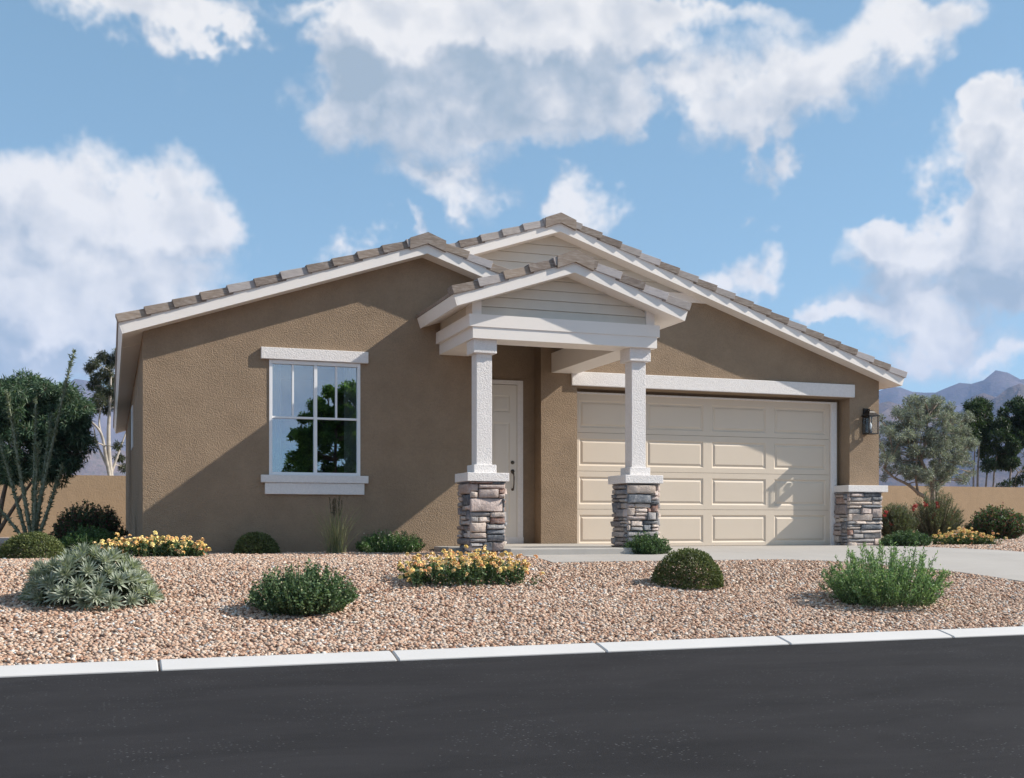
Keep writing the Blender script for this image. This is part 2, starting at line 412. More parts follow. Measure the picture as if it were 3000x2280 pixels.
# kerb: rolled segments on a bed
kb = MB(); kb.box(-60, 90, KY + 0.03, KY + 0.23, -0.25, -0.02)
kerb = kb.build('kerb', M_KERB); tag(kerb, kind='structure')
def kerb_mesh(L):
    g = 0.009
    prof = [(0.0, -0.05), (0.0, 0.008), (0.010, 0.016), (0.04, 0.023), (0.15, 0.046), (0.19, 0.054), (0.215, 0.056), (0.235, 0.055), (0.24, -0.05)]
    n = len(prof); xs = [g, g + 0.008, L - g - 0.008, L - g]; v = []; f = []
    for i, x in enumerate(xs):
        ins = 0.006 if i in (0, 3) else 0.0
        for (a, b) in prof: v.append((x, a + ins, b - ins))
    for i in range(3):
        for k in range(n - 1): f.append((i*n+k, (i+1)*n+k, (i+1)*n+k+1, i*n+k+1))
    f.append(tuple(range(n))); f.append(tuple(range(4*n - 1, 3*n - 1, -1)))
    me = bpy.data.meshes.new('kerb_segment'); me.from_pydata(v, [], f); me.update()
    for p in me.polygons: p.use_smooth = False
    return me
KL = 0.2053 * KY; km = kerb_mesh(KL)
for i in range(-8, 18):
    o = link('kerb_segment', km, M_KERB, kerb, (0.0398 * KY + KL * i, KY, 0.0))
# ------------------------------------------------------------------ house
house = empty('house', (6.6, 15.45, PADZ))
tag(house, 'single storey tan stucco house with white trim and grey tile roof', 'house')
SL = 1 / 3.0; CS, SN = math.cos(math.atan(SL)), math.sin(math.atan(SL))
GY, DY, W1, EY = 16.70, 17.0, 15.45, 17.0      # garage wall, garage door, left front wall, entry wall planes
FT = 0.152                                    # vertical height of the fascia
P1 = (4.135, 4.918); P2 = (6.61, 5.735); P3 = (5.705, 4.458)     # fascia top at the three peaks
X1L, X2R = 0.128, 13.065                      # eaves (fascia top)
def soff1(X): return P1[1] - FT - abs(X - P1[0]) * SL
def soff2(X): return P2[1] - FT - abs(X - P2[0]) * SL
def soff3(X): return P3[1] - FT - abs(X - P3[0]) * SL
B0 = 0.45
# front wall of the left wing with its window opening
WX0, WX1, WZ0, WZ1 = 2.02, 3.25, 1.69, 3.235
m = MB(); xl, xr = 0.406, 5.10
m.prism([(xl, B0), (WX0, B0), (WX0, soff1(WX0) + .03), (xl, soff1(xl) + .03)], W1, W1 + .2)
m.prism([(WX1, B0), (xr, B0), (xr, soff1(xr) + .03), (P1[0], soff1(P1[0]) + .03), (WX1, soff1(WX1) + .03)], W1, W1 + .2)
m.prism([(WX0, B0), (WX1, B0), (WX1, WZ0), (WX0, WZ0)], W1, W1 + .2)
m.prism([(WX0, WZ1), (WX1, WZ1), (WX1, soff1(WX1) + .03), (WX0, soff1(WX0) + .03)], W1, W1 + .2)
m.build('front_wall', M_STUCCO, house)
# garage wall
OX0, OX1, OZ1 = 7.015, 12.155, 3.215
m = MB()
zt = 4.68                                      # top of stucco, siding above
GE = 8.9
m.prism([(6.40, B0), (OX0, B0), (OX0, zt), (6.40, zt)], GY, GY + .36)
m.prism([(OX1, B0), (12.767, B0), (12.767, soff2(12.767) + .03), (OX1, soff2(OX1) + .03)], GY, GY + .36)
xc = P2[0] + (P2[1] - FT + .03 - zt) / SL
m.prism([(OX0, OZ1), (OX1, OZ1), (OX1, soff2(OX1) + .03), (xc, zt), (OX0, zt)], GY, GY + .36)
m.prism([(4.9, 4.06), (6.40, 4.06), (6.40, zt), (4.9, zt)], GY + .002, GY + .36)
m.build('garage_wall', M_STUCCO, house)
# gable above the garage: backing, boards, trim band
m = MB(); m.prism([(4.3, zt), (xc - .2, zt), (P2[0], soff2(P2[0])), (4.3, soff2(4.3))], GY + .04, GY + .36)
gs = m.build('gable_siding', M_SIDING, house)
def siding(parent, soff, px, x_lo, x_hi, z0, step, y, n):
    for k in range(n):
        a = z0 + k * step; b = a + step - 0.004
        def lim(z, side):
            top = soff(px) + 0.02
            if z >= top: return None
            half = (top - z) / SL
            return max(x_lo, px - half) if side < 0 else min(x_hi, px + half)
        la = lim(a, -1)
        if la is None: break
        top = soff(px) + 0.02; b = min(b, top - 0.001)
        ra, lb, rb_ = lim(a, 1), lim(b, -1), lim(b, 1)
        if rb_ - lb < 0.02: lb, rb_ = px - .01, px + .01
        v = [(la, y - .018, a), (ra, y - .018, a), (rb_, y - .004, b), (lb, y - .004, b), (la, y + .02, a), (ra, y + .02, a), (rb_, y + .02, b), (lb, y + .02, b)]
        mm = MB(); mm.add(v, [(0,1,2,3),(7,6,5,4),(0,4,5,1),(3,2,6,7),(0,3,7,4),(1,5,6,2)])
        mm.build('siding_board', M_SIDING, parent)
siding(gs, soff2, P2[0], 4.3, xc, zt + .145, 0.15, GY + .02, 8)
m = MB(); m.prism([(4.5, zt - .002), (xc + .0, zt - .002), (xc - .145 / SL * .98, zt + .142), (4.5, zt + .142)], GY - .03, GY + .05)
m.build('trim_band', M_TRIM, house)
# other walls
m = MB(); m.box(.406, .60, W1 + .2, 31.8, B0, 3.56); m.build('side_wall', M_STUCCO, house)
m = MB(); m.box(12.567, 12.767, GY + .36, 31.8, B0, 3.56); m.build('side_wall', M_STUCCO, house)
m = MB(); m.prism([(.406, B0), (12.767, B0), (12.767, soff2(12.767)), (P2[0], soff2(P2[0])), (.406, soff2(.406))], 31.8, 32.0); m.build('rear_wall', M_STUCCO, house)
m = MB(); m.box(4.90, 5.10, W1 + .2, EY, B0, 4.2); m.box(5.10, 6.40, EY, EY + .2, B0, 4.2); m.build('entry_wall', M_STUCCO, house)
m = MB(); m.box(5.101, 6.40, GY + .01, EY - .001, 4.06, 4.09); m.build('porch_ceiling', M_STUCCO, house)
# room behind the window
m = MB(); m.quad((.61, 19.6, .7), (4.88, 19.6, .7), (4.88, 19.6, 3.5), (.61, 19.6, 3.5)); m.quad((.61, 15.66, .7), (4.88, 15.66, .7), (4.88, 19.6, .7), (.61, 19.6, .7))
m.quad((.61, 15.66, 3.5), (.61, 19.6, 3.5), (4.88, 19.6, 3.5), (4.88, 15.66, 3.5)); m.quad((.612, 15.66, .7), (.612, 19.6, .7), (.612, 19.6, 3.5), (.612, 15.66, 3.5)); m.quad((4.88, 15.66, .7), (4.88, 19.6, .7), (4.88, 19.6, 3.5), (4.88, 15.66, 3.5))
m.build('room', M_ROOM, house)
# ------------------------------------------------------------------ roofs
TILECOL = [sr(140,126,115), sr(128,115,105), sr(150,135,122), sr(165,158,156), sr(176,170,170), sr(135,122,112), sr(122,110,102), sr(158,150,146)]
def chevron(pk, xl, xr, th=FT):
    """roof body between soffit and fascia top; ends cut square to the slope"""
    d = th * SN * CS
    pts = []
    if xl is not None: pts += [(xl + d, pk[1] - (pk[0] - xl - d) * SL - th)]
    return pts, d
def roof_body(mb, pk, xl, xr, y0, y1):
    px, pz = pk; d = FT * CS * SN
    zl = pz - (px - xl) * SL; zr = pz - (xr - px) * SL
    mb.prism([(xl + d, pz - FT - (px - xl - d) * SL), (px, pz - FT), (px, pz - .02), (xl, zl - .02)], y0, y1)
    mb.prism([(px, pz - FT), (xr - d, pz - FT - (xr - d - px) * SL), (xr, zr - .02), (px, pz - .02)], y0, y1)
def fascia(pk, x_end, y, name='fascia'):
    px, pz = pk; s = 1 if x_end > px else -1; d = FT * CS * SN
    poly = [(px, pz - FT - .004), (x_end - s * d, pz - FT - .004 - abs(x_end - s * d - px) * SL), (x_end, pz - abs(x_end - px) * SL), (px, pz)]
    if s < 0: poly = poly[::-1]
    mm = MB(); mm.prism(poly, y, y + .03); return mm.build(name, M_TRIM, house)
RY1, RY2, RY3 = 15.17, 16.42, 13.66
X1R = 5.78; X3L, X3R = 4.083, 7.335
def eave_fascia(x, pk, y0, y1, s):
    d = FT * CS * SN; zt_ = pk[1] - abs(x - pk[0]) * SL
    mm = MB(); e = .022 * s
    mm.prism([(x, zt_), (x - s*d, zt_ - FT*CS*CS - .004), (x - s*d + e, zt_ - FT*CS*CS - .004 - abs(e)*SL), (x + e, zt_ - abs(e)*SL)][::(1 if s < 0 else -1)], y0, y1)
    mm.build('fascia', M_TRIM, house)
m = MB(); roof_body(m, P1, X1L, X1R, RY1 + .03, GY + .3)
px_, pz_ = P2
roof_body(m, P2, X1L, X2R, RY2 + .03, 32.3)
roof_body(m, P3, X3L, X3R, RY3 + .03, GY + .05)
roof = m.build('roof', M_TRIM, house)
fascia(P1, X1L, RY1); fascia(P1, X1R, RY1); fascia(P2, 4.3, RY2); fascia(P2, X2R, RY2); fascia(P3, X3L, RY3); fascia(P3, X3R, RY3)
eave_fascia(X1L, P1, RY1 + .001, 32.3, -1); eave_fascia(X2R, P2, RY2 + .001, 32.3, 1); eave_fascia(X3L, P3, RY3 + .001, W1 + .05, -1); eave_fascia(X3R, P3, RY3 + .001, GY, 1)
EXP = 0.36
def rake_tiles(pk, x_end, y, k0=0, over=.03):
    px, pz = pk; s = 1 if x_end > px else -1
    L = abs(x_end - px) / CS
    def pt(a, n):               # a: along slope from the peak down, n: normal to the roof
        return (px + s * (a * CS + n * SN), pz - a * SN + n * CS)
    a1 = L + over; k = 0
    while a1 > .22:
        a0 = max(a1 - .415, .06)
        j = random.uniform(-.003, .003)
        poly = [pt(a0, -.020 + j), pt(a1, .000 + j), pt(a1, .107 + j), pt(a0, .081 + j)]
        ys = [y - .012, y - .038, y - .038, y - .012]
        if s < 0: poly = poly[::-1]; ys = ys[::-1]
        v = [(q[0], yy, q[1]) for q, yy in zip(poly, ys)] + [(q[0], y + .17, q[1]) for q in poly]
        mm = MB(); mm.add(v, [(0,1,2,3),(7,6,5,4)] + [(i, i + 4, (i + 1) % 4 + 4, (i + 1) % 4) for i in range(4)])
        o = mm.build('rake_tile', M_TILE, roof, bevel=.004); c = random.choice(TILECOL); o.color = (*c, 1)
        a1 -= EXP
def field_tiles(mb, pk, x_end, y0, y1, top=0.06):
    px, pz = pk; s = 1 if x_end > px else -1; L = abs(x_end - px) / CS; a1 = L + .03
    def pt(a, n): return (px + s * (a * CS + n * SN), pz - a * SN + n * CS)
    while a1 > .05:
        a0 = max(a1 - EXP - .03, top)
        poly = [pt(a0, -.01), pt(a1, .005), pt(a1, .045), pt(a0, .02)]
        if s < 0: poly = poly[::-1]
        mb.prism(poly, y0, y1); a1 -= EXP
def ridge_tiles(pk, y0, y1):
    px, pz = pk; y = y0; n = 0
    while y < y1:
        w = .27; up = .118; th = .135 if n == 0 else .03
        z0 = .012 if n else .0
        def ch(t, ww): return [(px - ww*CS, pz - ww*SN + t), (px, pz + t + .012), (px + ww*CS, pz - ww*SN + t)]
        yb = min(y + .45, y1 + .05); f, b = ch(up, w), ch(up - .02, w * .94); fl, bl = ch(up - th - .02, w), ch(up - th - .04, w * .94)
        v = [(x, y, z) for x, z in fl] + [(x, y, z) for x, z in f] + [(x, yb, z) for x, z in bl] + [(x, yb, z) for x, z in b]
        fc = [(0,1,4,3),(1,2,5,4),(3,4,10,9),(4,5,11,10),(6,9,10,7),(7,10,11,8),(0,3,9,6),(2,8,11,5),(0,6,7,1),(1,7,8,2)]
        mm = MB(); mm.add(v, fc); o = mm.build('ridge_tile', M_TILE, roof); o.color = (*random.choice([TILECOL[0], TILECOL[1], TILECOL[5]]), 1)
        y += .40; n += 1
rake_tiles(P1, X1L, RY1); rake_tiles(P1, X1R - .05, RY1, over=0); rake_tiles(P2, 4.3, RY2, over=0); rake_tiles(P2, X2R, RY2); rake_tiles(P3, X3L, RY3); rake_tiles(P3, X3R, RY3)
ridge_tiles(P1, RY1 - .045, GY + .2); ridge_tiles(P2, RY2 - .045, 32.2); ridge_tiles(P3, RY3 - .045, 15.9)
m = MB(); field_tiles(m, P1, X1L, RY1 + .17, GY); field_tiles(m, P1, X1R, RY1 + .17, GY); field_tiles(m, P2, X1L, RY2 + .17, 32.3); field_tiles(m, P2, X2R, RY2 + .17, 32.3); field_tiles(m, P3, X3L, RY3 + .17, W1 + .2); field_tiles(m, P3, X3R, RY3 + .17, GY - .02)
o = m.build('field_tiles', M_TILE, roof); o.color = (*TILECOL[0], 1); tag(o, kind='stuff')
# ------------------------------------------------------------------ porch gable and beams
m = MB(); zb = 3.72; hw = 1.245; pc = 5.69
m.prism([(pc - hw, zb), (pc + hw, zb), (pc + hw, soff3(pc + hw) + .02), (pc, soff3(pc) + .02), (pc - hw, soff3(pc - hw) + .02)], 13.97, 14.12)
pg = m.build('gable_siding', M_SIDING, house)
siding(pg, soff3, pc, pc - hw, pc + hw, zb - .008, .131, 13.962, 6)
for s in (-1, 1):
    mm = MB(); a, b = pc + s * 1.175, pc + s * 1.30
    x0, x1 = min(a, b), max(a, b)
    mm.prism([(x0, zb - .02), (x1, zb - .02), (x1, soff3(x1) + .02), (x0, soff3(x0) + .02)], 13.925, 14.2); mm.build('corner_board', M_TRIM, house)
# sides of the porch gable
mm = MB(); mm.box(4.40, 4.50, 14.2, W1, 3.70, soff3(4.45) + .02); mm.build('side_siding', M_SIDING, house)
mm = MB(); mm.box(6.87, 6.97, 14.2, GY, 3.70, soff3(6.92) + .02); mm.build('side_siding', M_SIDING, house)
BXL, BXR = 4.395, 7.0
def ring(mb, xl, xr, yf, z0, z1, wl):
    mb.prism([(xl, z0), (xr, z0), (xr, z1), (xl, z1)], yf, yf + wl)
    mb.prism([(xl, z0), (xl + wl, z0), (xl + wl, z1), (xl, z1)], yf + wl, W1 + .01)
    mb.prism([(xr - wl, z0), (xr, z0), (xr, z1), (xr - wl, z1)], yf + wl, GY + .01)
m = MB(); ring(m, BXL - .01, BXR + .005, 13.882, 3.415, 3.565, .43); m.build('porch_beam', M_TRIM, house)
m = MB(); ring(m, 4.335, 7.04, 13.87, 3.563, 3.722, .4655); m.build('upper_porch_beam', M_TRIM, house)
# ------------------------------------------------------------------ stone veneer
STONEC = [sr(176,162,152), sr(170,160,154), sr(152,144,140), sr(140,138,138), sr(184,172,162), sr(150,138,136), sr(168,152,145), sr(180,163,152), sr(112,112,118), sr(95,98,106), sr(126,120,118), sr(136,114,104), sr(160,143,135), sr(190,176,164), sr(118,112,112), sr(104,106,112)]
def stone_mesh(w, h, seed):
    r = np.random.default_rng(seed)
    nx = 6 if w > 1.5 * h else 4; nz = 4
    g = min(.004, w*.06, h*.06); rd = min(.014, h * .28, w * .28); dep = r.uniform(.022, .058)
    xs = [g, g + rd*.45] + list(np.linspace(g + rd, w - g - rd, nx - 2)) + [w - g - rd*.45, w - g]
    zs = [g, g + rd*.45] + list(np.linspace(g + rd, h - g - rd, nz - 2)) + [h - g - rd*.45, h - g]
    n1, n2 = len(xs), len(zs); v = []; f = []
    tiltx, tiltz = r.uniform(-.012, .012), r.uniform(-.012, .012)
    for j, z in enumerate(zs):
        for i, x in enumerate(xs):
            e = min(i, n1 - 1 - i, j, n2 - 1 - j)
            y = -dep + {0: dep * .55, 1: dep * .16}.get(e, 0.0)
            if e >= 1: y += r.uniform(-.009, .009) + tiltx * (x / w - .5) * 2 + tiltz * (z / h - .5) * 2
            jx = r.uniform(-.003, .003); jz = r.uniform(-.003, .003)
            if e == 0:
                jx = min(max(jx, -.001), .001)
                jz = jz + .002 * math.sin(i * 1.7 + seed)
                ci = (i in (0, n1 - 1)) + (j in (0, n2 - 1))
                if ci == 2: jx += (rd * .4 if i == 0 else -rd * .4); jz += (rd * .3 if j == 0 else -rd * .3)
            v.append((x + jx, y, z + jz))
    for j in range(n2 - 1):
        for i in range(n1 - 1): f.append((j*n1+i, j*n1+i+1, (j+1)*n1+i+1, (j+1)*n1+i))
    rim = [i for i in range(n1)] + [j*n1 + n1-1 for j in range(1, n2)] + [(n2-1)*n1 + i for i in range(n1-2, -1, -1)] + [j*n1 for j in range(n2-2, 0, -1)]
    b = len(v)
    for k in rim: v.append((v[k][0], .012, v[k][2]))
    for k in range(len(rim)):
        k2 = (k + 1) % len(rim); f.append((rim[k2], rim[k], b + k, b + k2))
    me = bpy.data.meshes.new('stone'); me.from_pydata(v, [], f); me.update()
    for p in me.polygons: p.use_smooth = True
    return me
SEED = [100]
SCODE = {'t': sr(198,182,170), 'p': sr(178,162,155), 'g': sr(142,138,137), 's': sr(104,108,114), 'r': sr(140,108,96)}
def put_stones(rects, origin, ux, w, h, parent, codes=None):
    """rects normalised (x0,y0 from top,x1,y1) on a face of size w,h; ux: face x axis"""
    rot = math.atan2(ux[1], ux[0])
    for ri, (a, b, c, d) in enumerate(rects):
        SEED[0] += 1; r = np.random.default_rng(SEED[0])
        sw, sh = (c - a) * w, (d - b) * h
        if sw < .015 or sh < .012: continue
        me = stone_mesh(sw, sh, SEED[0])
        o = link('stone', me, M_STONE, parent, (origin[0] + ux[0] * a * w, origin[1] + ux[1] * a * w, origin[2] + (1 - d) * h))
        o.rotation_euler = (0, 0, rot)
        cc = STONEC[r.integers(len(STONEC))]; k = r.uniform(.80, 1.45)
        if codes: cc = SCODE[codes[ri]]; k = r.uniform(.95, 1.2)
        o.color = (cc[0]*k, cc[1]*k, cc[2]*k, 1)
def norm(L, x0, y0, x1, y1):
    out = []
    for (a, b, c, d) in L: out.append(((a - x0)/(x1 - x0), (b - y0)/(y1 - y0), (c - x0)/(x1 - x0), (d - y0)/(y1 - y0)))
    return out
LC = norm([(488,185,915,225),(915,185,1145,232),(490,225,645,370),(645,232,1150,322),(490,372,642,492),(645,323,1030,492),(1030,323,1150,410),(1030,410,1150,492),
 (490,494,1110,752),(1110,494,1150,560),(1110,560,1150,660),(1110,660,1148,752),(490,754,872,837),(872,754,1150,860),(490,838,652,946),(652,838,872,946),(872,861,1148,978),
 (488,947,796,1136),(796,978,1148,1077),(490,1137,797,1243),(797,1077,1150,1169),(490,1243,803,1322),(803,1169,1150,1311),(490,1322,728,1397),(728,1312,912,1486),(912,1312,1148,1492),
 (488,1398,728,1488),(488,1490,627,1600),(627,1487,858,1555),(627,1555,858,1600),(858,1495,1010,1600),(1010,1492,1150,1600)], 488, 185, 1150, 1600)
RC = norm([(340,320,880,346),(338,346,826,511),(826,346,885,442),(340,512,746,681),(746,443,800,543),(800,442,883,543),(748,544,883,626),(746,626,886,706),(342,682,467,756),(467,682,750,768),
 (688,768,757,840),(757,707,885,840),(340,757,472,910),(472,769,688,844),(472,845,684,909),(338,911,678,988),(680,841,840,990),(840,841,884,990),(338,989,397,1066),(397,989,613,1103),(613,991,886,1066),
 (340,1068,397,1182),(397,1104,604,1182),(604,1067,756,1182),(756,1067,886,1124),(756,1124,886,1184),(340,1184,884,1292),(340,1293,522,1392),(522,1293,702,1362),(702,1293,884,1402),(340,1393,602,1480),(602,1363,884,1480)], 338, 320, 886, 1480)
PC = norm([(370,520,650,540),(650,520,1000,536),(370,540,416,610),(416,540,652,608),(652,536,995,608),(370,610,413,698),(413,609,803,698),(803,609,995,686),(370,699,800,766),(800,687,992,764),(370,767,604,830),(604,765,990,818),
 (372,831,606,935),(606,819,798,933),(798,819,1000,1005),(370,936,443,1071),(443,935,804,1071),(804,1006,998,1071),(370,1072,502,1133),(502,1072,697,1133),(697,1072,998,1132),(370,1134,598,1178),(598,1133,998,1235),(370,1179,598,1233),
 (370,1234,462,1340),(462,1235,597,1307),(597,1236,992,1303),(370,1341,454,1404),(454,1308,653,1404),(653,1304,992,1404),(370,1405,857,1472),(857,1405,1000,1530),(370,1473,512,1565),(512,1473,857,1536),(512,1537,1000,1565)], 370, 520, 1000, 1565)
def flip(L): return [(1 - c, b, 1 - a, d) for (a, b, c, d) in L]
def random_ashlar(w, h, seed):
    r = np.random.default_rng(seed); rects = []; z = 0.0
    while z < h - .01:
        hh = r.uniform(.05, .11)
        if h - z - hh < .045: hh = h - z
        x = 0.0
        while x < w - .005:
            ww = r.uniform(.10, .26)
            if w - x - ww < .08: ww = w - x
            if hh > .085 and r.random() < .5:
                k = r.uniform(.4, .6); rects.append((x/w, z/h, (x+ww)/w, (z+hh*k)/h)); rects.append((x/w, (z+hh*k)/h, (x+ww)/w, (z+hh)/h))
            else: rects.append((x/w, z/h, (x+ww)/w, (z+hh)/h))
            x += ww
        z += hh
    return rects
def column(cx, cy, zbase, front, name, label, seed, side, codes):
    sw = .215; top = 1.575; h = top - zbase; f = sw
    mm = MB(); mm.box(cx - f, cx + f, cy - f, cy + f, zbase - .1, top + .005); c = mm.build(name, M_MORTAR, house)
    c['label'] = label
    put_stones(front, (cx - f - .02, cy - f, zbase), (1, 0), 2*f + .04, h, c, codes)
    put_stones(side[0], (cx - f, cy + f + .015, zbase), (0, -1), 2*f + .03, h, c)
    put_stones(side[1], (cx + f, cy - f - .015, zbase), (0, 1), 2*f + .03, h, c)
    put_stones(random_ashlar(2*f, h, seed + 2), (cx + f, cy + f, zbase), (-1, 0), 2*f, h, c)
    mm = MB(); mm.box(cx - .283, cx + .283, cy - .283, cy + .283, 1.577, 1.688); mm.build('stone_cap', M_WTRIM, c, bevel=.006)
    mm = MB(); mm.box(cx - .153, cx + .153, cy - .153, cy + .153, 1.686, 1.797); mm.build('plinth', M_WTRIM, c, bevel=.006)
    mm = MB(); mm.box(cx - .106, cx + .106, cy - .106, cy + .106, 1.79, 3.25); mm.build('shaft', M_WTRIM, c, bevel=.006)
    mm = MB(); mm.box(cx - .157, cx + .157, cy - .157, cy + .157, 3.238, 3.418); mm.build('capital', M_WTRIM, c, bevel=.006)
    return c
PF = .715
column(4.575, 14.10, .60, LC, 'porch_column', 'porch column beside the gravel bed, stone base down to the ground', 11, (flip(RC), PC), 'rspptprppsssgtgtrtgtsgsgspttggrp')
column(6.785, 14.10, PF, RC, 'porch_column', 'porch column standing in front of the garage door', 21, (flip(PC), LC), 'gtpsgppsptrrtttpggttstgstpggsgpg')
# stone pier base by the garage
mm = MB(); mm.box(12.06, 12.72, 16.60, 16.98, .55, 1.575); pier = mm.build('pier_base', M_MORTAR, house)
put_stones(PC, (12.04, 16.60, .625), (1, 0), .70, .95, pier, 'gsppspgstttsgppttsgttgstrgttgggptpg')
put_stones(flip(LC), (12.06, 16.97, .625), (0, -1), .36, .95, pier)
put_stones(random_ashlar(.30, .95, 34), (12.72, 16.60, .625), (0, 1), .30, .95, pier)
mm = MB(); mm.box(12.015, 12.84, 16.54, 16.99, 1.58, 1.695); mm.build('stone_cap', M_WTRIM, pier, bevel=.006)
# ------------------------------------------------------------------ porch slab
mm = MB(); mm.slab([(4.80, 13.62), (7.02, 13.62), (7.02, 16.69), (6.39, 16.69), (6.39, EY - .01), (5.11, EY - .01), (5.11, 15.44), (4.30, 15.44), (4.30, 14.36), (4.80, 14.36)], .50, PF)
mm.build('porch_slab', M_SLABC, house, bevel=.012)
# ------------------------------------------------------------------ front window
win = empty('window', (2.635, W1, WZ0)); 
win.parent = house; win.matrix_parent_inverse = Matrix.Translation(house.location).inverted()
def sub(o_parent_loc): return Matrix.Translation(o_parent_loc).inverted()
def wbox(name, x0, x1, y0, y1, z0, z1, mat, parent, bevel=.003):
    mm = MB(); mm.box(x0, x1, y0, y1, z0, z1); return mm.build(name, mat, parent, bevel=bevel)
YF = W1 - .012
mm = MB()
mm.box(WX0 - .004, WX0 + .038, YF, W1 + .10, WZ0, WZ1 - .0); mm.box(WX1 - .038, WX1 + .004, YF, W1 + .10, WZ0, WZ1)
mm.box(WX0 + .038, WX1 - .038, YF, W1 + .10, WZ0, WZ0 + .038); mm.box(WX0 + .038, WX1 - .038, YF, W1 + .10, WZ1 - .05, WZ1)
mm.build('frame', M_VINYL, win, bevel=.003)
wbox('mullion', 2.617, 2.661, YF + .004, W1 + .08, WZ0 + .038, WZ1 - .05, M_VINYL, win)
for (a, b) in ((WX0 + .038, 2.617), (2.661, WX1 - .038)):
    wbox('rail', a, b, YF + .012, W1 + .07, 2.452, 2.480, M_VINYL, win)
    wbox('glass_pane', a, b, W1 + .030, W1 + .036, WZ0 + .038, 2.452, M_GLASS, win, 0)
    c = 2.335 if a < 2.3 else 2.925
    wbox('muntin', c - .013, c + .013, YF + .02, W1 + .06, 2.480, WZ1 - .05, M_VINYL, win)
    wbox('glass_pane', a, c - .013, W1 + .030, W1 + .036, 2.480, WZ1 - .05, M_GLASS, win, 0)
    wbox('glass_pane', c + .013, b, W1 + .030, W1 + .036, 2.480, WZ1 - .05, M_GLASS, win, 0)
wbox('head_trim', 1.905, 3.358, W1 - .055, W1, WZ1 + .004, 3.395, M_WTRIM, win, .006)
wbox('sill', 1.905, 3.358, W1 - .06, W1, 1.586, WZ0 - .002, M_WTRIM, win, .006)
wbox('apron', 1.958, 3.305, W1 - .04, W1, 1.430, 1.584, M_WTRIM, win, .006)
def curtain(x0, x1):
    n = 40; v = []; f = []
    for i in range(n + 1):
        t = i / n; x = x0 + (x1 - x0) * t; y = W1 + .16 + .02 * math.sin(t * 15) + .01 * math.sin(t * 31)
        v += [(x, y, 1.2), (x, y, 3.42), (x, y + .004, 1.2), (x, y + .004, 3.42)]
    for i in range(n):
        a = i * 4; f += [(a, a+4, a+5, a+1), (a+2, a+3, a+7, a+6)]
    mm = MB(); mm.add(v, f); return mm.build('curtain', M_CURT, win, smooth=True)
curtain(2.05, 2.20); curtain(3.06, 3.26)
# small side window
sw_ = empty('window', (.40, 22.3, 2.42)); sw_.parent = house; sw_.matrix_parent_inverse = sub(house.location)
mm = MB()
for (y0, y1, z0, z1) in ((21.85, 21.90, 2.42, 3.19), (22.75, 22.8, 2.42, 3.19), (21.90, 22.75, 2.42, 2.47), (21.90, 22.75, 3.14, 3.19)): mm.box(.385, .43, y0, y1, z0, z1)
mm.build('frame', M_VINYL, sw_); wbox('glass_pane', .395, .402, 21.9, 22.75, 2.47, 3.14, M_GLASS, sw_, 0)
# ------------------------------------------------------------------ garage lintel, door
wbox('garage_lintel', 6.905, 12.232, GY - .05, GY, 3.225, 3.447, M_WTRIM, house, .008)
DX0, DX1, DZ0, DZ1 = 7.10, 11.955, .655, 3.14
gd = empty('garage_door', ((DX0 + DX1) / 2, DY, DZ0)); gd.parent = house; gd.matrix_parent_inverse = sub(house.location)
mm = MB(); mm.box(11.957, 12.075, DY - .045, DY + .05, .60, 3.165); mm.box(7.00, 11.957, DY - .045, DY + .05, 3.137, 3.165); mm.build('door_frame', M_WTRIM, gd, bevel=.004)
mm = MB(); mm.box(7.0, 12.16, DY + .03, DY + .06, .55, 3.3); mm.build('header_board', M_STUCCO, gd)
SEC = [.655, 1.266, 1.886, 2.510, 3.140]
COLX = [(7.178, 8.225), (8.392, 9.446), (9.612, 10.662), (10.828, 11.872)]
PZ = [(.712, 1.176), (1.345, 1.795), (1.972, 2.413), (2.590, 3.035)]
for k in range(4):
    z0, z1 = SEC[k] + .0025, SEC[k + 1] - .0025; a, b = PZ[k]
    mm = MB(); xs = [DX0] + [q for c in COLX for q in c] + [DX1]; y = DY
    for i in range(0, len(xs), 2): mm.quad((xs[i], y, z0), (xs[i+1], y, z0), (xs[i+1], y, z1), (xs[i], y, z1))
    for (c0, c1) in COLX:
        mm.quad((c0, y, z0), (c1, y, z0), (c1, y, a), (c0, y, a)); mm.quad((c0, y, b), (c1, y, b), (c1, y, z1), (c0, y, z1))
    # edges
    mm.quad((DX0, y, z1), (DX1, y, z1), (DX1, y + .028, z1), (DX0, y + .028, z1)); mm.quad((DX0, y + .028, z0), (DX1, y + .028, z0), (DX1, y, z0), (DX0, y, z0))
    sec = mm.build('door_section', M_GDOOR, gd)
    for (c0, c1) in COLX:
        pm = MB(); o0 = (c0, c1, a, b, y); i1 = (c0 + .022, c1 - .022, a + .022, b - .022, y + .016); i2 = (c0 + .034, c1 - .034, a + .034, b - .034, y + .016); i3 = (c0 + .062, c1 - .062, a + .062, b - .062, y + .003)
        pm.frustum(o0, i1); pm.frustum(i1, i2); pm.frustum(i2, i3)
        pm.quad((i3[0], i3[4], i3[2]), (i3[1], i3[4], i3[2]), (i3[1], i3[4], i3[3]), (i3[0], i3[4], i3[3]))
        p_ = pm.build('door_panel', M_GDOOR, gd)
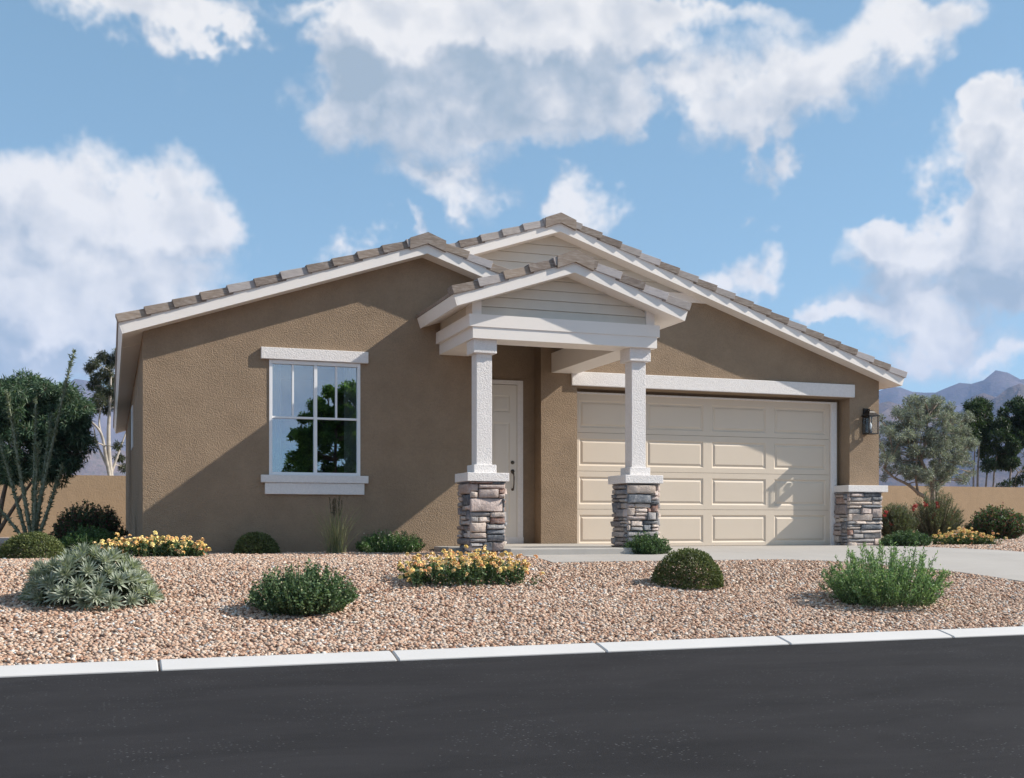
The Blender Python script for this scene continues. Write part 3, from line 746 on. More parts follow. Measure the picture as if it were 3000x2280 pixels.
# ------------------------------------------------------------------ front door
fd = empty('front_door', (5.65, EY, PF)); fd.parent = house; fd.matrix_parent_inverse = sub(house.location)
mm = MB(); mm.box(6.105, 6.195, EY - .04, EY, PF + .02, 3.30); mm.box(5.101, 6.105, EY - .04, EY, 3.235, 3.30); mm.build('door_trim', M_WTRIM, fd, bevel=.004)
mm = MB(); mm.box(5.101, 6.20, EY - .05, EY, PF, PF + .10); mm.build('threshold', M_WTRIM, fd, bevel=.004)
dx0, dx1, dz0, dz1 = 5.19, 6.085, PF + .10, 3.225; y = EY - .028
mm = MB(); wbox('jamb', 6.087, 6.104, EY - .034, EY, dz0, dz1, M_DOOR, fd, 0)
mm.box(dx0, dx1, y + .012, EY + .02, dz0, dz1); mm.build('door_leaf', M_DOOR, fd)
cols = [(dx0 + .11, dx0 + .405), (dx1 - .405, dx1 - .11)]; rows = [(.95, 1.55), (1.78, 2.63), (2.79, 3.06)]
mm = MB(); xs = [dx0] + [q for c in cols for q in c] + [dx1]
for i in range(0, len(xs), 2): mm.quad((xs[i], y, dz0), (xs[i+1], y, dz0), (xs[i+1], y, dz1), (xs[i], y, dz1))
for (c0, c1) in cols:
    zz = [dz0] + [q for r_ in rows for q in r_] + [dz1]
    for i in range(0, len(zz), 2): mm.quad((c0, y, zz[i]), (c1, y, zz[i]), (c1, y, zz[i+1]), (c0, y, zz[i+1]))
mm.build('door_face', M_DOOR, fd)
for (c0, c1) in cols:
    for (a, b) in rows:
        pm = MB(); o0 = (c0, c1, a, b, y); i1 = (c0 + .02, c1 - .02, a + .02, b - .02, y + .010); i3 = (c0 + .055, c1 - .055, a + .055, b - .055, y + .002)
        pm.frustum(o0, i1); pm.frustum(i1, i3); pm.quad((i3[0], i3[4], i3[2]), (i3[1], i3[4], i3[2]), (i3[1], i3[4], i3[3]), (i3[0], i3[4], i3[3]))
        pm.build('door_panel', M_DOOR, fd)
hx = 6.02
mm = MB(); mm.tube([(hx, y + .01, 2.0), (hx, y - .012, 2.0), (hx, y - .02, 2.0)], [.03, .03, .022], 12); mm.build('deadbolt', M_BRONZE, fd, smooth=True)
mm = MB(); mm.tube([(hx, y + .005, 1.86), (hx, y - .014, 1.86)], [.034, .03], 12); mm.tube([(hx, y - .005, 1.83), (hx, y - .055, 1.82), (hx, y - .07, 1.76), (hx, y - .066, 1.66), (hx, y - .045, 1.59), (hx, y + .005, 1.575)], [.012, .012, .011, .010, .010, .014], 8)
mm.tube([(hx, y + .005, 1.573), (hx, y - .012, 1.573)], [.024, .02], 10); mm.build('door_handle', M_BRONZE, fd, smooth=True)
# ------------------------------------------------------------------ wall lantern
ln = empty('wall_lantern', (12.483, 16.7, 2.6)); tag(ln, 'black metal wall lantern with clear glass beside the garage door', 'lamp')
x0, x1, y0, y1, z0, z1 = 12.385, 12.580, 16.465, 16.655, 2.585, 2.90
wbox('backplate', 12.430, 12.535, 16.675, 16.70, 2.60, 3.045, M_BLACK, ln)
mm = MB(); t = .014
for (a, b) in ((x0, y0), (x1 - t, y0), (x0, y1 - t), (x1 - t, y1 - t)): mm.box(a, a + t, b, b + t, z0 + t, z1)
mm.box(x0, x1, y0, y1, z0, z0 + t); mm.build('cage', M_BLACK, ln)
xm, ym = (x0 + x1) / 2, (y0 + y1) / 2
def ringv(hw_, z): return [(xm - hw_, ym - hw_, z), (xm + hw_, ym - hw_, z), (xm + hw_, ym + hw_, z), (xm - hw_, ym + hw_, z)]
levels = [(.112, z1 - .004), (.112, z1 + .012), (.062, z1 + .055), (.045, z1 + .085), (.02, z1 + .10)]
v = []; f = []
for hw_, z in levels: v += ringv(hw_, z)
for k in range(len(levels) - 1):
    for i in range(4): f.append((k*4+i, k*4+(i+1)%4, (k+1)*4+(i+1)%4, (k+1)*4+i))
f += [(3, 2, 1, 0), tuple(range(16, 20))]
mm = MB(); mm.add(v, f); mm.build('lantern_roof', M_BLACK, ln)
mm = MB(); mm.tube([(12.483, 16.685, 2.97), (12.483, 16.64, 3.02), (12.483, 16.60, 3.025), (xm, ym, z1 + .09)], [.014, .012, .012, .012], 8); mm.tube([(12.483, 16.685, 2.66), (12.483, 16.65, 2.60)], [.01, .01], 6); mm.build('arm', M_BLACK, ln, smooth=True)
for (a, b, c, d) in ((x0 + t, x1 - t, y0 + .005, y0 + .008), (x0 + t, x1 - t, y1 - .008, y1 - .005), (x0 + .005, x0 + .008, y0 + t, y1 - t), (x1 - .008, x1 - .005, y0 + t, y1 - t)): wbox('glass_pane', a, b, c, d, z0 + t, z1 - .005, M_LGLASS, ln, 0)
mm = MB(); mm.tube([(xm, ym, z0 + t), (xm, ym, z0 + .09)], [.018, .016], 10); mm.build('lamp_holder', M_BLACK, ln, smooth=True)
mm = MB(); mm.tube([(xm, ym, z0 + .09), (xm, ym, z0 + .115), (xm, ym, z0 + .15), (xm, ym, z0 + .185), (xm, ym, z0 + .205)], [.014, .022, .028, .018, .004], 12); mm.build('bulb', M_VINYL, ln, smooth=True)
# ------------------------------------------------------------------ boundary wall
mm = MB(); mm.box(-40, 60, 36.2, 36.4, .4, 2.46); 
bw = mm.build('boundary_wall', M_BWALL); tag(bw, 'long ochre stucco boundary wall behind the house and side yards', 'wall')
# ------------------------------------------------------------------ plants
def unit(v): return v / np.maximum(np.linalg.norm(v, axis=1, keepdims=True), 1e-6)
def rdir(n, r=None): return unit((r or rng).normal(size=(n, 3)))
class Leaves:
    """many folded leaves of two triangles each, coloured one by one"""
    def __init__(self): self.c = []; self.d = []; self.n = []; self.L = []; self.W = []; self.k = []
    def add(self, c, d, L, W, col, nrm=None):
        n = len(c); c = np.asarray(c, float); d = unit(np.asarray(d, float))
        if nrm is None: nrm = rdir(n) * .7 + np.array([0, 0, .6])
        s = np.cross(d, nrm); s = unit(s)
        self.c.append(c); self.d.append(d); self.n.append(s)
        self.L.append(np.broadcast_to(np.asarray(L, float), (n,))); self.W.append(np.broadcast_to(np.asarray(W, float), (n,)))
        col = np.asarray(col, float); self.k.append(np.broadcast_to(col, (n, 3)))
    def mesh(self, name):
        c = np.concatenate(self.c); d = np.concatenate(self.d); s = np.concatenate(self.n)
        L = np.concatenate(self.L)[:, None]; W = np.concatenate(self.W)[:, None]; k = np.concatenate(self.k)
        up = np.cross(s, d); n = len(c)
        V = np.empty((n, 4, 3)); mid = c + d * L * .45 + up * W * .22
        V[:, 0] = c; V[:, 1] = mid + s * W * .5; V[:, 2] = c + d * L; V[:, 3] = mid - s * W * .5
        b = np.arange(n)[:, None] * 4
        Fc = np.concatenate([b + np.array([[0, 1, 2]]), b + np.array([[0, 2, 3]])])
        return mesh_np(name, V.reshape(-1, 3), [Fc], np.repeat(k, 4, axis=0))
    def build(self, name, parent, mat=None):
        return link(name, self.mesh(name), mat or M_LEAF, parent)
def colmix(n, cols, jit=.18):
    cols = np.array(cols); i = rng.integers(len(cols), size=n); return np.clip(cols[i] * rng.uniform(1 - jit, 1 + jit, (n, 1)), 0, 1)
def plant(name, label, cat, loc, group=None):
    e = empty(name, loc); tag(e, label, cat, group); return e
def stem_bush(root, rad, h, ns, leaf, width, per, cols, spread=1.0, stiff=.5, base=.25, flower=None, stem_mat=None, ydep=.8, start=.12, radius=.004, curl=.15, lift=.5, rag=(.72, 1.06)):
    """stems fanning out of the ground with leaves all along them"""
    X, Y, Z = root.location; st = MB(); lv = Leaves(); tips = []
    for i in range(ns):
        a = rng.uniform(0, 2 * math.pi); r = math.sqrt(rng.uniform(0, 1)); out = np.array([math.cos(a), math.sin(a) * ydep])
        b = np.array([X, Y, Z]) + np.array([out[0], out[1], 0]) * rad * base * r
        hh = h * math.sqrt(max(0.06, 1 - (r * .93) ** 2)) * rng.uniform(*rag)
        tip = np.array([X + out[0] * rad * r * spread, Y + out[1] * rad * r * spread, Z + hh])
        mid = (b + tip) / 2 + np.array([out[0], out[1], 0]) * rad * r * curl * (1 - stiff) + rng.normal(size=3) * .02
        mid[2] += hh * .12 * r
        P = [(1-t)**2 * b + 2*t*(1-t) * mid + t*t * tip for t in np.linspace(0, 1, 5)]
        st.tube(P, [radius * q for q in (1.5, 1.2, 1, .8, .5)], 3, False)
        t = rng.uniform(start, 1, per); q = (1-t)[:, None]**2 * b + (2*t*(1-t))[:, None] * mid + (t*t)[:, None] * tip
        tan = unit(2*(1-t)[:, None]*(mid - b) + 2*t[:, None]*(tip - mid))
        d = rdir(per) + tan * lift
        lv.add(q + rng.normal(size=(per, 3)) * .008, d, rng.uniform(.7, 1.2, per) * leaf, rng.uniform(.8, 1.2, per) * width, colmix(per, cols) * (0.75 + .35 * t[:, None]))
        tips.append(tip)
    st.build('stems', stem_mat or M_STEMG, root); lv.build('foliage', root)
    if flower:
        n, size, cs = flower; fl = Leaves(); T = np.array(tips)
        for j in range(n):
            c = T[rng.integers(len(T))] + rng.normal(size=3) * np.array([.05, .05, .03]) - np.array([0, 0, rng.uniform(0, h * .35)])
            dd = rdir(6); fl.add(np.repeat(c[None], 6, 0), dd, size, size * .8, colmix(6, cs, .1))
        tag(fl.build('flowers', root), kind='stuff')
    return np.array(tips)
def gloc(px, py, wpx):
    """ground position for a plant whose front foot is at (px,py); radius from its width"""
    p, t = ground_hit(px, py); r = wpx / 2 * t / F
    d = Vector(px_dir(px, py)); d.z = 0; d.normalize()
    q = p + d * r * .55; k = (q.y / p.y); r *= k
    return Vector((q.x, q.y, TZ(q.y) - .01)), r, t * k / F
GREEN_D = [(.020, .042, .014), (.028, .056, .018), (.040, .075, .024), (.030, .050, .022)]
GREEN_M = [(.035, .080, .022), (.050, .105, .030), (.070, .135, .040)]
def globe(px, py, w, hpx, label):
    loc, r, m_ = gloc(px, py, w); h = hpx * m_
    root = plant('globe_shrub', label, 'shrub', loc, 'clipped globe shrubs')
    n = int(11000 * (r / .45) ** 1.2); n = min(max(n, 5000), 14000)
    d = rdir(n); d[:, 2] = np.abs(d[:, 2]) * 1.05 - .12; d = unit(d)
    lump = np.zeros(n)
    cl = rdir(60)
    dots = d @ cl.T; lump = np.clip((dots.max(1) - .86) / .14, 0, 1)
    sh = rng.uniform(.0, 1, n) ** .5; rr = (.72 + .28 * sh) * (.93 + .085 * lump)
    pos = d * rr[:, None] * np.array([r, r * .95, h]) ; pos[:, 2] = np.maximum(pos[:, 2], .004)
    wide = 1 + .10 * np.sin(np.arctan2(d[:, 1], d[:, 0]) * 3 + loc.x)
    pos[:, :2] *= wide[:, None]
    lv = Leaves(); ld = d * .9 + rdir(n) * .9
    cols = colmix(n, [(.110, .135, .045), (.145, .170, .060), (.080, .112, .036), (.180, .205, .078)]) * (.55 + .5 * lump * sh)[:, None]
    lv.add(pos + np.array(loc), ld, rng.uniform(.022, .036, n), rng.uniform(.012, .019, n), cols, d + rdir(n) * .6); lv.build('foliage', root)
    st = MB()
    for k in range(14):
        a = rng.uniform(0, 6.28); e = loc + Vector((math.cos(a) * r * .7, math.sin(a) * r * .7, h * rng.uniform(.2, .7)))
        st.tube([loc, (loc + e) / 2 + Vector((0, 0, .03)), e], [.012, .008, .004], 4)
    st.build('stems', M_BARK, root)
globe(100, 1638, 184, 78, 'clipped globe shrub at the foot of the ocotillo')
globe(747, 1624, 132, 64, 'small clipped globe shrub in front of the shaded stucco wall')
globe(2022, 1724, 206, 108, 'clipped globe shrub alone in the gravel in front of the porch and garage')
# lantana
def flower_head():
    mm = MB(); r = np.random.default_rng(3)
    for k in range(15):
        a = k * 2.4; q = k / 15; tilt = q * 1.35
        n = Vector((math.sin(tilt) * math.cos(a), math.sin(tilt) * math.sin(a), math.cos(tilt)))
        c = n * .021; u = n.orthogonal().normalized(); v = n.cross(u); s = .0095
        pts = [c + (u * math.cos(x) + v * math.sin(x)) * s + n * .002 * math.sin(2 * x + k) for x in [0, 1.05, 2.1, 3.14, 4.19, 5.24]]
        mm.add([tuple(p) for p in pts] + [tuple(c - n * .006)], [(0,1,6),(1,2,6),(2,3,6),(3,4,6),(4,5,6),(5,0,6)])
    return mm.mesh('flower')
FH = flower_head(); FH.materials.append(M_FLOWER)
YEL = [sr(250,224,150), sr(248,214,146), sr(246,206,150), sr(252,234,166), sr(242,190,138), sr(250,222,168)]
def lantana(px, py, w, hpx, nf, label, fs=1.0):
    fs *= 1.2
    loc, r, m_ = gloc(px, py, w * .62); r = w / 2 * m_; h = hpx * m_
    root = plant('lantana_plant', label, 'flowers', loc, 'yellow flowering lantana beds')
    lv = Leaves(); st = MB(); dep = min(.42, r * .45)
    ns = 170; heads = []
    for i in range(ns):
        x = rng.uniform(-1, 1); yy = rng.uniform(-1, 1); b = np.array([loc.x + x * r * .88, loc.y + yy * dep, TZ(loc.y + yy * dep)])
        hh = h * rng.uniform(.45, .85) * (1 - .4 * abs(x) ** 3)
        tip = b + np.array([rng.normal() * .06 + x * .05, rng.normal() * .05, hh])
        st.tube([b, (b + tip) / 2 + rng.normal(size=3) * .01, tip], [.004, .003, .0025], 3, False)
        n = 22; t = rng.uniform(.05, .95, n); q = b + (tip - b) * t[:, None] + rng.normal(size=(n, 3)) * .02
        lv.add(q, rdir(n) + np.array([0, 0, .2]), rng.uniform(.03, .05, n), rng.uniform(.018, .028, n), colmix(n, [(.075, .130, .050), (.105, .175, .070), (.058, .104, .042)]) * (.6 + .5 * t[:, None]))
        heads.append(tip)
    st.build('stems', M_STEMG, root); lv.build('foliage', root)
    idx = rng.permutation(ns)
    for j in range(nf):
        c = heads[idx[j % ns]] + (rng.normal(size=3) * np.array([.04, .04, .02]) if j >= ns else 0)
        if rng.random() < .35: c = c - np.array([0, 0, rng.uniform(0, h * .4)]); 
        if rng.random() < .10: c = c + np.array([0, 0, h * .18])
        c = c + np.array([0, -.02, .012])
        o = link('flower', FH, None, root, tuple(c)); s = rng.uniform(.8, 1.25) * fs; o.scale = (s, s, s)
        o.rotation_euler = (rng.normal() * .5 + .25, rng.normal() * .5, rng.uniform(0, 6)); cc = YEL[rng.integers(len(YEL))]; o.color = (*cc, 1)
lantana(450, 1634, 300, 66, 230, 'bed of yellow orange lantana flowers at the corner of the house', 1.0)
lantana(1362, 1716, 392, 92, 270, 'bed of yellow lantana flowers in the gravel in front of the porch column', .95)
lantana(2822, 1598, 185, 46, 170, 'low bed of yellow lantana flowers beside the driveway under red bushes', 1.1)
# silver rosette mound
def rosette_mesh(seed):
    r = np.random.default_rng(seed); lv = Leaves(); n = 46; a = np.arange(n) * 2.39996; q = (np.arange(n) + .5) / n
    el = 1.45 - 1.35 * q ** .8 + r.normal(size=n) * .08
    d = np.stack([np.cos(a) * np.cos(el), np.sin(a) * np.cos(el), np.sin(el)], 1)
    L = (.070 + .045 * np.sin(q * 2.6)) * r.uniform(.85, 1.15, n)
    c = np.zeros((n, 3)); c[:, 2] = .035 * (1 - q)
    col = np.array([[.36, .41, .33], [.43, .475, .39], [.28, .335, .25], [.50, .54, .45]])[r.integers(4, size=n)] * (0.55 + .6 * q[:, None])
    lv.add(c, d, L, L * .19, col, np.tile([0, 0, 1.0], (n, 1)) + d * .1); return lv.mesh('rosette')
RS = [rosette_mesh(40 + i) for i in range(4)]
for q in RS: q.materials.append(M_LEAF)
loc, r, m_ = gloc(268, 1782, 368); h = 156 * m_
root = plant('silver_rosette_plant', 'mound of silvery grey green spiky rosettes in the gravel near the kerb', 'shrub', loc)
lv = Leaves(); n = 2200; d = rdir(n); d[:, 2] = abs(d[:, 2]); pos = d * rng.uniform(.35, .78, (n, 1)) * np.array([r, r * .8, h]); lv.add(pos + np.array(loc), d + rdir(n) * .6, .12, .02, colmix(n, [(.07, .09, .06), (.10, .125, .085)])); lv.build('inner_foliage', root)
gi = 0; placed = []
for k in range(1600):
    d = rdir(1)[0]; d[2] = abs(d[2]) * 1.1 - .08
    if d[2] < -.02 or d[1] > .75: continue
    d /= np.linalg.norm(d); p = np.array([d[0] * r * .90, d[1] * r * .74, max(d[2], .03) * h * .82]) * rng.uniform(.92, 1.06)
    if any(np.linalg.norm(p - q) < .106 for q in placed): continue
    placed.append(p); nn = Vector((d[0], d[1], d[2] + .55)).normalized()
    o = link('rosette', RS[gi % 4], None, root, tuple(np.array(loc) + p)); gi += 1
    o.rotation_euler = (nn.to_track_quat('Z', 'Y') @ Matrix.Rotation(rng.uniform(0, 6), 3, 'Z').to_quaternion()).to_euler(); s = rng.uniform(.85, 1.25); o.scale = (s, s, s)
    if gi > 200: break
# bushes of stems
def bush(name, label, px, py, w, hpx, cat='shrub', group=None, **kw):
    loc, r, m_ = gloc(px, py, w * .75); r = w / 2 * m_
    root = plant(name, label, cat, loc, group); stem_bush(root, r, hpx * m_, **kw); return root
bush('green_shrub', 'rounded dark green leafy shrub in the gravel near the kerb', 885, 1808, 318, 140, ns=430, leaf=.030, width=.020, per=28, cols=[(.075,.130,.056),(.105,.170,.075),(.160,.225,.115),(.058,.105,.046)], curl=.3, base=.6, lift=.2, rag=(.55, 1.14), spread=1.05, flower=(110, .013, [(.55,.57,.36),(.40,.48,.25)]))
bush('green_shrub', 'small dark green shrub at the stone base of the column by the garage', 1895, 1626, 150, 62, ns=240, leaf=.028, width=.016, per=30, cols=[(.050,.098,.036),(.075,.135,.052),(.115,.180,.078)], base=.75, curl=.1, rag=(.6, 1.15), flower=(26, .010, [(.55,.55,.35)]))
bush('flowering_shrub', 'low green shrub with tiny white flowers against the sunlit wall corner', 1145, 1622, 205, 66, ns=300, leaf=.028, width=.012, per=32, cols=[(.100,.190,.062),(.140,.245,.086),(.078,.150,.050)], base=.7, rag=(.6, 1.15), flower=(90, .012, [(.78,.79,.72)]))
bush('rosemary_bush', 'bright green feathery bush beside the driveway edge', 2598, 1782, 372, 165, ns=250, leaf=.042, width=.0115, per=66, cols=[(.165,.270,.110),(.215,.335,.145),(.270,.400,.190),(.125,.210,.085)], base=.78, stiff=.9, curl=.02, lift=1.0, start=.03, spread=1.10, rag=(.50, 1.22), flower=(110, .012, [(.60,.64,.40)]))
# left yard shrubs
bush('red_tipped_shrub', 'dark green shrub with dull red tips beside the left house corner', 262, 1606, 215, 138, ns=420, leaf=.040, width=.026, per=34, cols=[(.036,.072,.030),(.054,.095,.040),(.130,.060,.052),(.046,.080,.036)], base=.5, curl=.25, stem_mat=M_BARK, start=.2, lift=.2, flower=(160, .018, [(.24,.07,.07),(.18,.05,.05)]))
bush('flowering_shrub', 'leafy green shrub below the red tipped shrub by the left corner', 262, 1624, 175, 84, ns=260, leaf=.032, width=.018, per=30, cols=[(.036,.085,.026),(.060,.125,.038),(.085,.150,.050)], base=.65, flower=(60, .011, [(.34,.42,.18)]))
# right yard
def bush_at(name, label, px, py, Y, w, hpx, cat='shrub', group=None, **kw):
    p = at_y(px, py, Y); t = Y / px_dir(px, py)[1]; m_ = t / F
    root = plant(name, label, cat, (p.x, Y, PADZ - .01), group); tips = stem_bush(root, w / 2 * m_, hpx * m_, **kw); return root, tips, m_
bush('green_shrub', 'low dense green shrub between the stone pier and yellow flowers', 2655, 1602, 158, 50, ns=300, leaf=.032, width=.016, per=32, cols=[(.058,.108,.046),(.085,.145,.062)], base=.85, curl=.05)
RED = [sr(176,58,64), sr(160,46,56), sr(188,84,86)]
def brush_mesh():
    lv = Leaves(); n = 70; d = rdir(n); t = rng.uniform(-1, 1, n); c = np.zeros((n, 3)); c[:, 2] = t * .045
    d[:, 2] *= .4; d[:, 2] += .3; lv.add(c, d, .05, .008, np.array(RED)[rng.integers(3, size=n)]); return lv.mesh('flower')
BR = brush_mesh(); BR.materials.append(M_LEAF)
def redbush(px, Y, w, hpx, label, spots):
    root, tips, m_ = bush_at('red_flower_bush', label, px, 1570, Y, w, hpx, group='red flowering bushes', ns=230, leaf=.075, width=.011, per=70, cols=[(.105,.130,.068),(.135,.160,.090),(.085,.105,.055),(.17,.185,.125)], base=.35, stiff=.8, curl=.05, lift=1.3, start=.1, stem_mat=M_BARK, radius=.006)
    for (a, b, s) in spots:
        q = at_y(a, b, Y - w / 2 * m_ * .35)
        for j in range(3):
            o = link('flower', BR, None, root, (q.x + rng.normal() * .03, q.y + rng.normal() * .03, q.z + rng.normal() * .03)); o.rotation_euler = (rng.normal() * .5, rng.normal() * .5, rng.uniform(0, 6)); k = s * rng.uniform(.55, .85); o.scale = (k, k, k)
redbush(2628, 21.0, 135, 112, 'grey green bush with red flowers close to the stone pier', [(2597,1505,1.1),(2614,1534,1.)])
redbush(2738, 22.5, 190, 145, 'larger grey green bush with red brush flowers under the olive tree', [(2680,1487,1.5),(2706,1477,1.2),(2745,1479,1.3),(2738,1512,1.7),(2795,1505,1.1),(2791,1528,1.4),(2802,1558,1.0)])
bush_at('red_tipped_shrub', 'dense green shrub with red tips before the boundary wall beyond the driveway', 2922, 1578, 22.0, 195, 102, ns=380, leaf=.058, width=.036, per=34, cols=[(.055,.105,.038),(.080,.138,.052),(.190,.085,.070),(.062,.112,.044)], base=.5, curl=.2, stem_mat=M_BARK, start=.15, flower=(60, .02, [(.22,.05,.05)]))
# tall grass
loc, r, m_ = gloc(985, 1624, 60); root = plant('tall_grass', 'tuft of tall thin ornamental grass against the shaded wall', 'grass', loc)
lv = Leaves(); st = MB(); sd = Leaves()
for i in range(190):
    a = rng.uniform(0, 6.28); o_ = np.array([math.cos(a), math.sin(a) * .6, 0]); b = np.array(loc) + o_ * rng.uniform(0, .13)
    hh = rng.uniform(.45, 1.0) * 150 * m_; lean = rng.uniform(.02, .34); P = [b + o_ * lean * t * t + np.array([0, 0, hh * t]) for t in np.linspace(0, 1, 6)]
    for k in range(5): lv.add(P[k][None], (P[k + 1] - P[k])[None], np.linalg.norm(P[k + 1] - P[k]) * 1.25, .0085 * (1 - k * .15), colmix(1, [(.24, .25, .13), (.19, .21, .10), (.30, .29, .17)]))
for i in range(9):
    a = rng.uniform(0, 6.28); b = np.array(loc) + np.array([rng.normal() * .05, rng.normal() * .04, 0]); hh = rng.uniform(.85, 1.05) * 165 * m_; tip = b + np.array([rng.normal() * .07, -.02, hh])
    st.tube([b, (b + tip) / 2 + rng.normal(size=3) * .01, tip], [.004, .003, .002], 3)
    n = 50; t = rng.uniform(.72, 1, n); sd.add(b + (tip - b) * t[:, None], rdir(n) * .5 + np.array([0, 0, 1]), .035, .008, colmix(n, [(.12, .10, .07), (.16, .13, .09)]))
lv.build('blades', root); st.build('stalks', M_STEMG, root); sd.build('seed_heads', root)
# ocotillo
oY = 17.6; op = at_y(92, 1560, oY); root = plant('ocotillo', 'tall ocotillo with long thorny leafy stems in the left side yard', 'desert plant', (op.x, oY, PADZ))
for (tx, ty, mx, my, dy) in [(216,1032,150,1300,.1),(105,1170,100,1370,.3),(20,1147,48,1330,-.2),(182,1366,150,1470,-.3),(-8,1270,35,1420,.2),(112,1300,104,1440,-.35),(-45,1440,40,1535,-.1),(150,1215,128,1400,.45)]:
    b = Vector((op.x + rng.normal() * .03, oY + dy * .1, PADZ - .05)); tp = at_y(tx, ty, oY + dy); md = at_y(mx, my, oY + dy * .6)
    P = [(1-t)**2 * b + 2*t*(1-t) * md + t*t * tp for t in np.linspace(0, 1, 14)]
    mm = MB(); mm.tube(P, list(np.linspace(.032, .009, 14)), 7); s_ = mm.build('stem', M_OCO, root, smooth=True)
    n = int(720 * (tp - b).length / 2.5); t = rng.uniform(.02, 1, n); A = np.array([[*p] for p in P]); ii = np.minimum((t * 13).astype(int), 12); fr = (t * 13 - ii)[:, None]
    c = A[ii] * (1 - fr) + A[ii + 1] * fr; tan = unit(A[ii + 1] - A[ii]); d = rdir(n) + tan * .9
    lv = Leaves(); lv.add(c + unit(rdir(n)) * .018, d, rng.uniform(.04, .075, n), rng.uniform(.016, .026, n), colmix(n, [(.15, .18, .115), (.11, .145, .085), (.21, .235, .165)])); o = lv.build('thorn_leaves', s_)
# trees
def tree(root, base, clumps, trunks, leaf, width, per, cols, bark, twig=.012, droop=0.0, shell=.5, tips_out=.6, kbr=3, lmat=None):
    """clumps: (centre, radius); trunks: list of (points, r0, r1); branches run from the nearest trunk point to every clump"""
    br = MB(); pts = []
    for (P, r0, r1) in trunks:
        P = [Vector(p) for p in P]; Q = []
        for i in range(len(P) - 1):
            for k in range(4):
                t = k / 4; a = P[max(i-1, 0)]; b = P[i]; c = P[i+1]; d = P[min(i+2, len(P)-1)]
                Q.append(.5 * ((2*b) + (c - a)*t + (2*a - 5*b + 4*c - d)*t*t + (3*b - a - 3*c + d)*t*t*t))
        Q.append(P[-1]); rr = list(np.linspace(r0, r1, len(Q)))
        br.tube(Q, rr, 7); pts += list(zip(Q, rr))
    lv = Leaves()
    for (c, r) in clumps:
        c = Vector(c); q, qr = min(pts, key=lambda z: (z[0] - c).length + max(0, z[0].z - c.z) * 1.5)
        mid = (q + c) / 2 + Vector((rng.normal(), rng.normal(), rng.normal() * .4)) * .08 * (c - q).length; rr = min(qr * .7, max(twig, qr * .5))
        br.tube([q, (q + mid) / 2 + Vector((0, 0, .02)), mid, c], [rr, rr * .8, rr * .6, twig * .5], 5)
        for k in range(kbr * 2):
            e = c + Vector(rdir(1)[0]) * r * .85; br.tube([mid if k < kbr else c, (c + e) / 2, e], [twig * .6, twig * .45, twig * .2], 3, False)
        n = int(per * 11 * r * r); d = rdir(n); rad = r * (shell + (1 - shell) * rng.uniform(0, 1, n) ** .6) * (0.82 + .3 * rng.uniform(0, 1, n) ** 3)
        bumps = rdir(9); lump = np.clip(((d @ bumps.T).max(1) - .6) / .4, 0, 1); rad *= .80 + .28 * lump
        pos = np.array(c) + d * rad[:, None] * np.array([1, 1, .88]); ld = d * tips_out + rdir(n) * .8; ld[:, 2] -= droop
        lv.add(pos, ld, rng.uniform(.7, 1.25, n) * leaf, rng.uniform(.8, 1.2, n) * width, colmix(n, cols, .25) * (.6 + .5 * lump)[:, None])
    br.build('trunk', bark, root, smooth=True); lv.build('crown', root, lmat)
def px_clumps(L, Y, dep, jit=1.0):
    out = []
    for (x, y, r) in L:
        yy = Y + rng.uniform(-dep, dep); p = at_y(x, y, yy); t = yy / px_dir(x, y)[1]; out.append(((p.x, p.y, p.z), r * t / F))
    return out
def fill(L, x0, x1, y0, y1, rmin, rmax, n, inside):
    for _ in range(n):
        x, y = rng.uniform(x0, x1), rng.uniform(y0, y1)
        if inside(x, y): L.append((x, y, rng.uniform(rmin, rmax)))
    return L
def trunk_px(L, Y): return [tuple(at_y(x, y, Y + dy)) for x, y, dy in L]
# left broad tree
TY = 25.0
cl = fill([], -60, 262, 1110, 1400, 20, 38, 240, lambda x, y: ((x - 85) / 172) ** 2 + ((y - 1258) / 142) ** 2 < 1 + .28 * math.sin(x * .07) * math.cos(y * .06))
cl += [(25,1130,30),(80,1122,30),(150,1150,30),(205,1160,30),(240,1240,26),(235,1330,24),(150,1385,24),(180,1410,20),(30,1400,30),(-30,1180,40),(100,1118,24)]
root = plant('broad_tree', 'dense dark green tree with narrow leaves in the left side yard', 'tree', (at_y(10, 1560, TY).x, TY, PADZ))
tree(root, None, px_clumps(cl, TY, .9), [(trunk_px([(-12,1572,0),(2,1490,0),(18,1420,0),(50,1330,0),(85,1250,.1)], TY), .06, .02), (trunk_px([(-5,1560,0),(45,1480,-.2),(95,1410,-.3),(150,1330,-.2)], TY), .045, .015), (trunk_px([(-8,1570,.1),(-30,1420,.2),(-20,1260,.3)], TY), .05, .015)],
     .125, .024, 560, [(.052,.100,.056),(.075,.135,.076),(.105,.170,.100),(.056,.108,.062),(.19,.25,.165)], M_BARK, droop=.35, shell=.25)
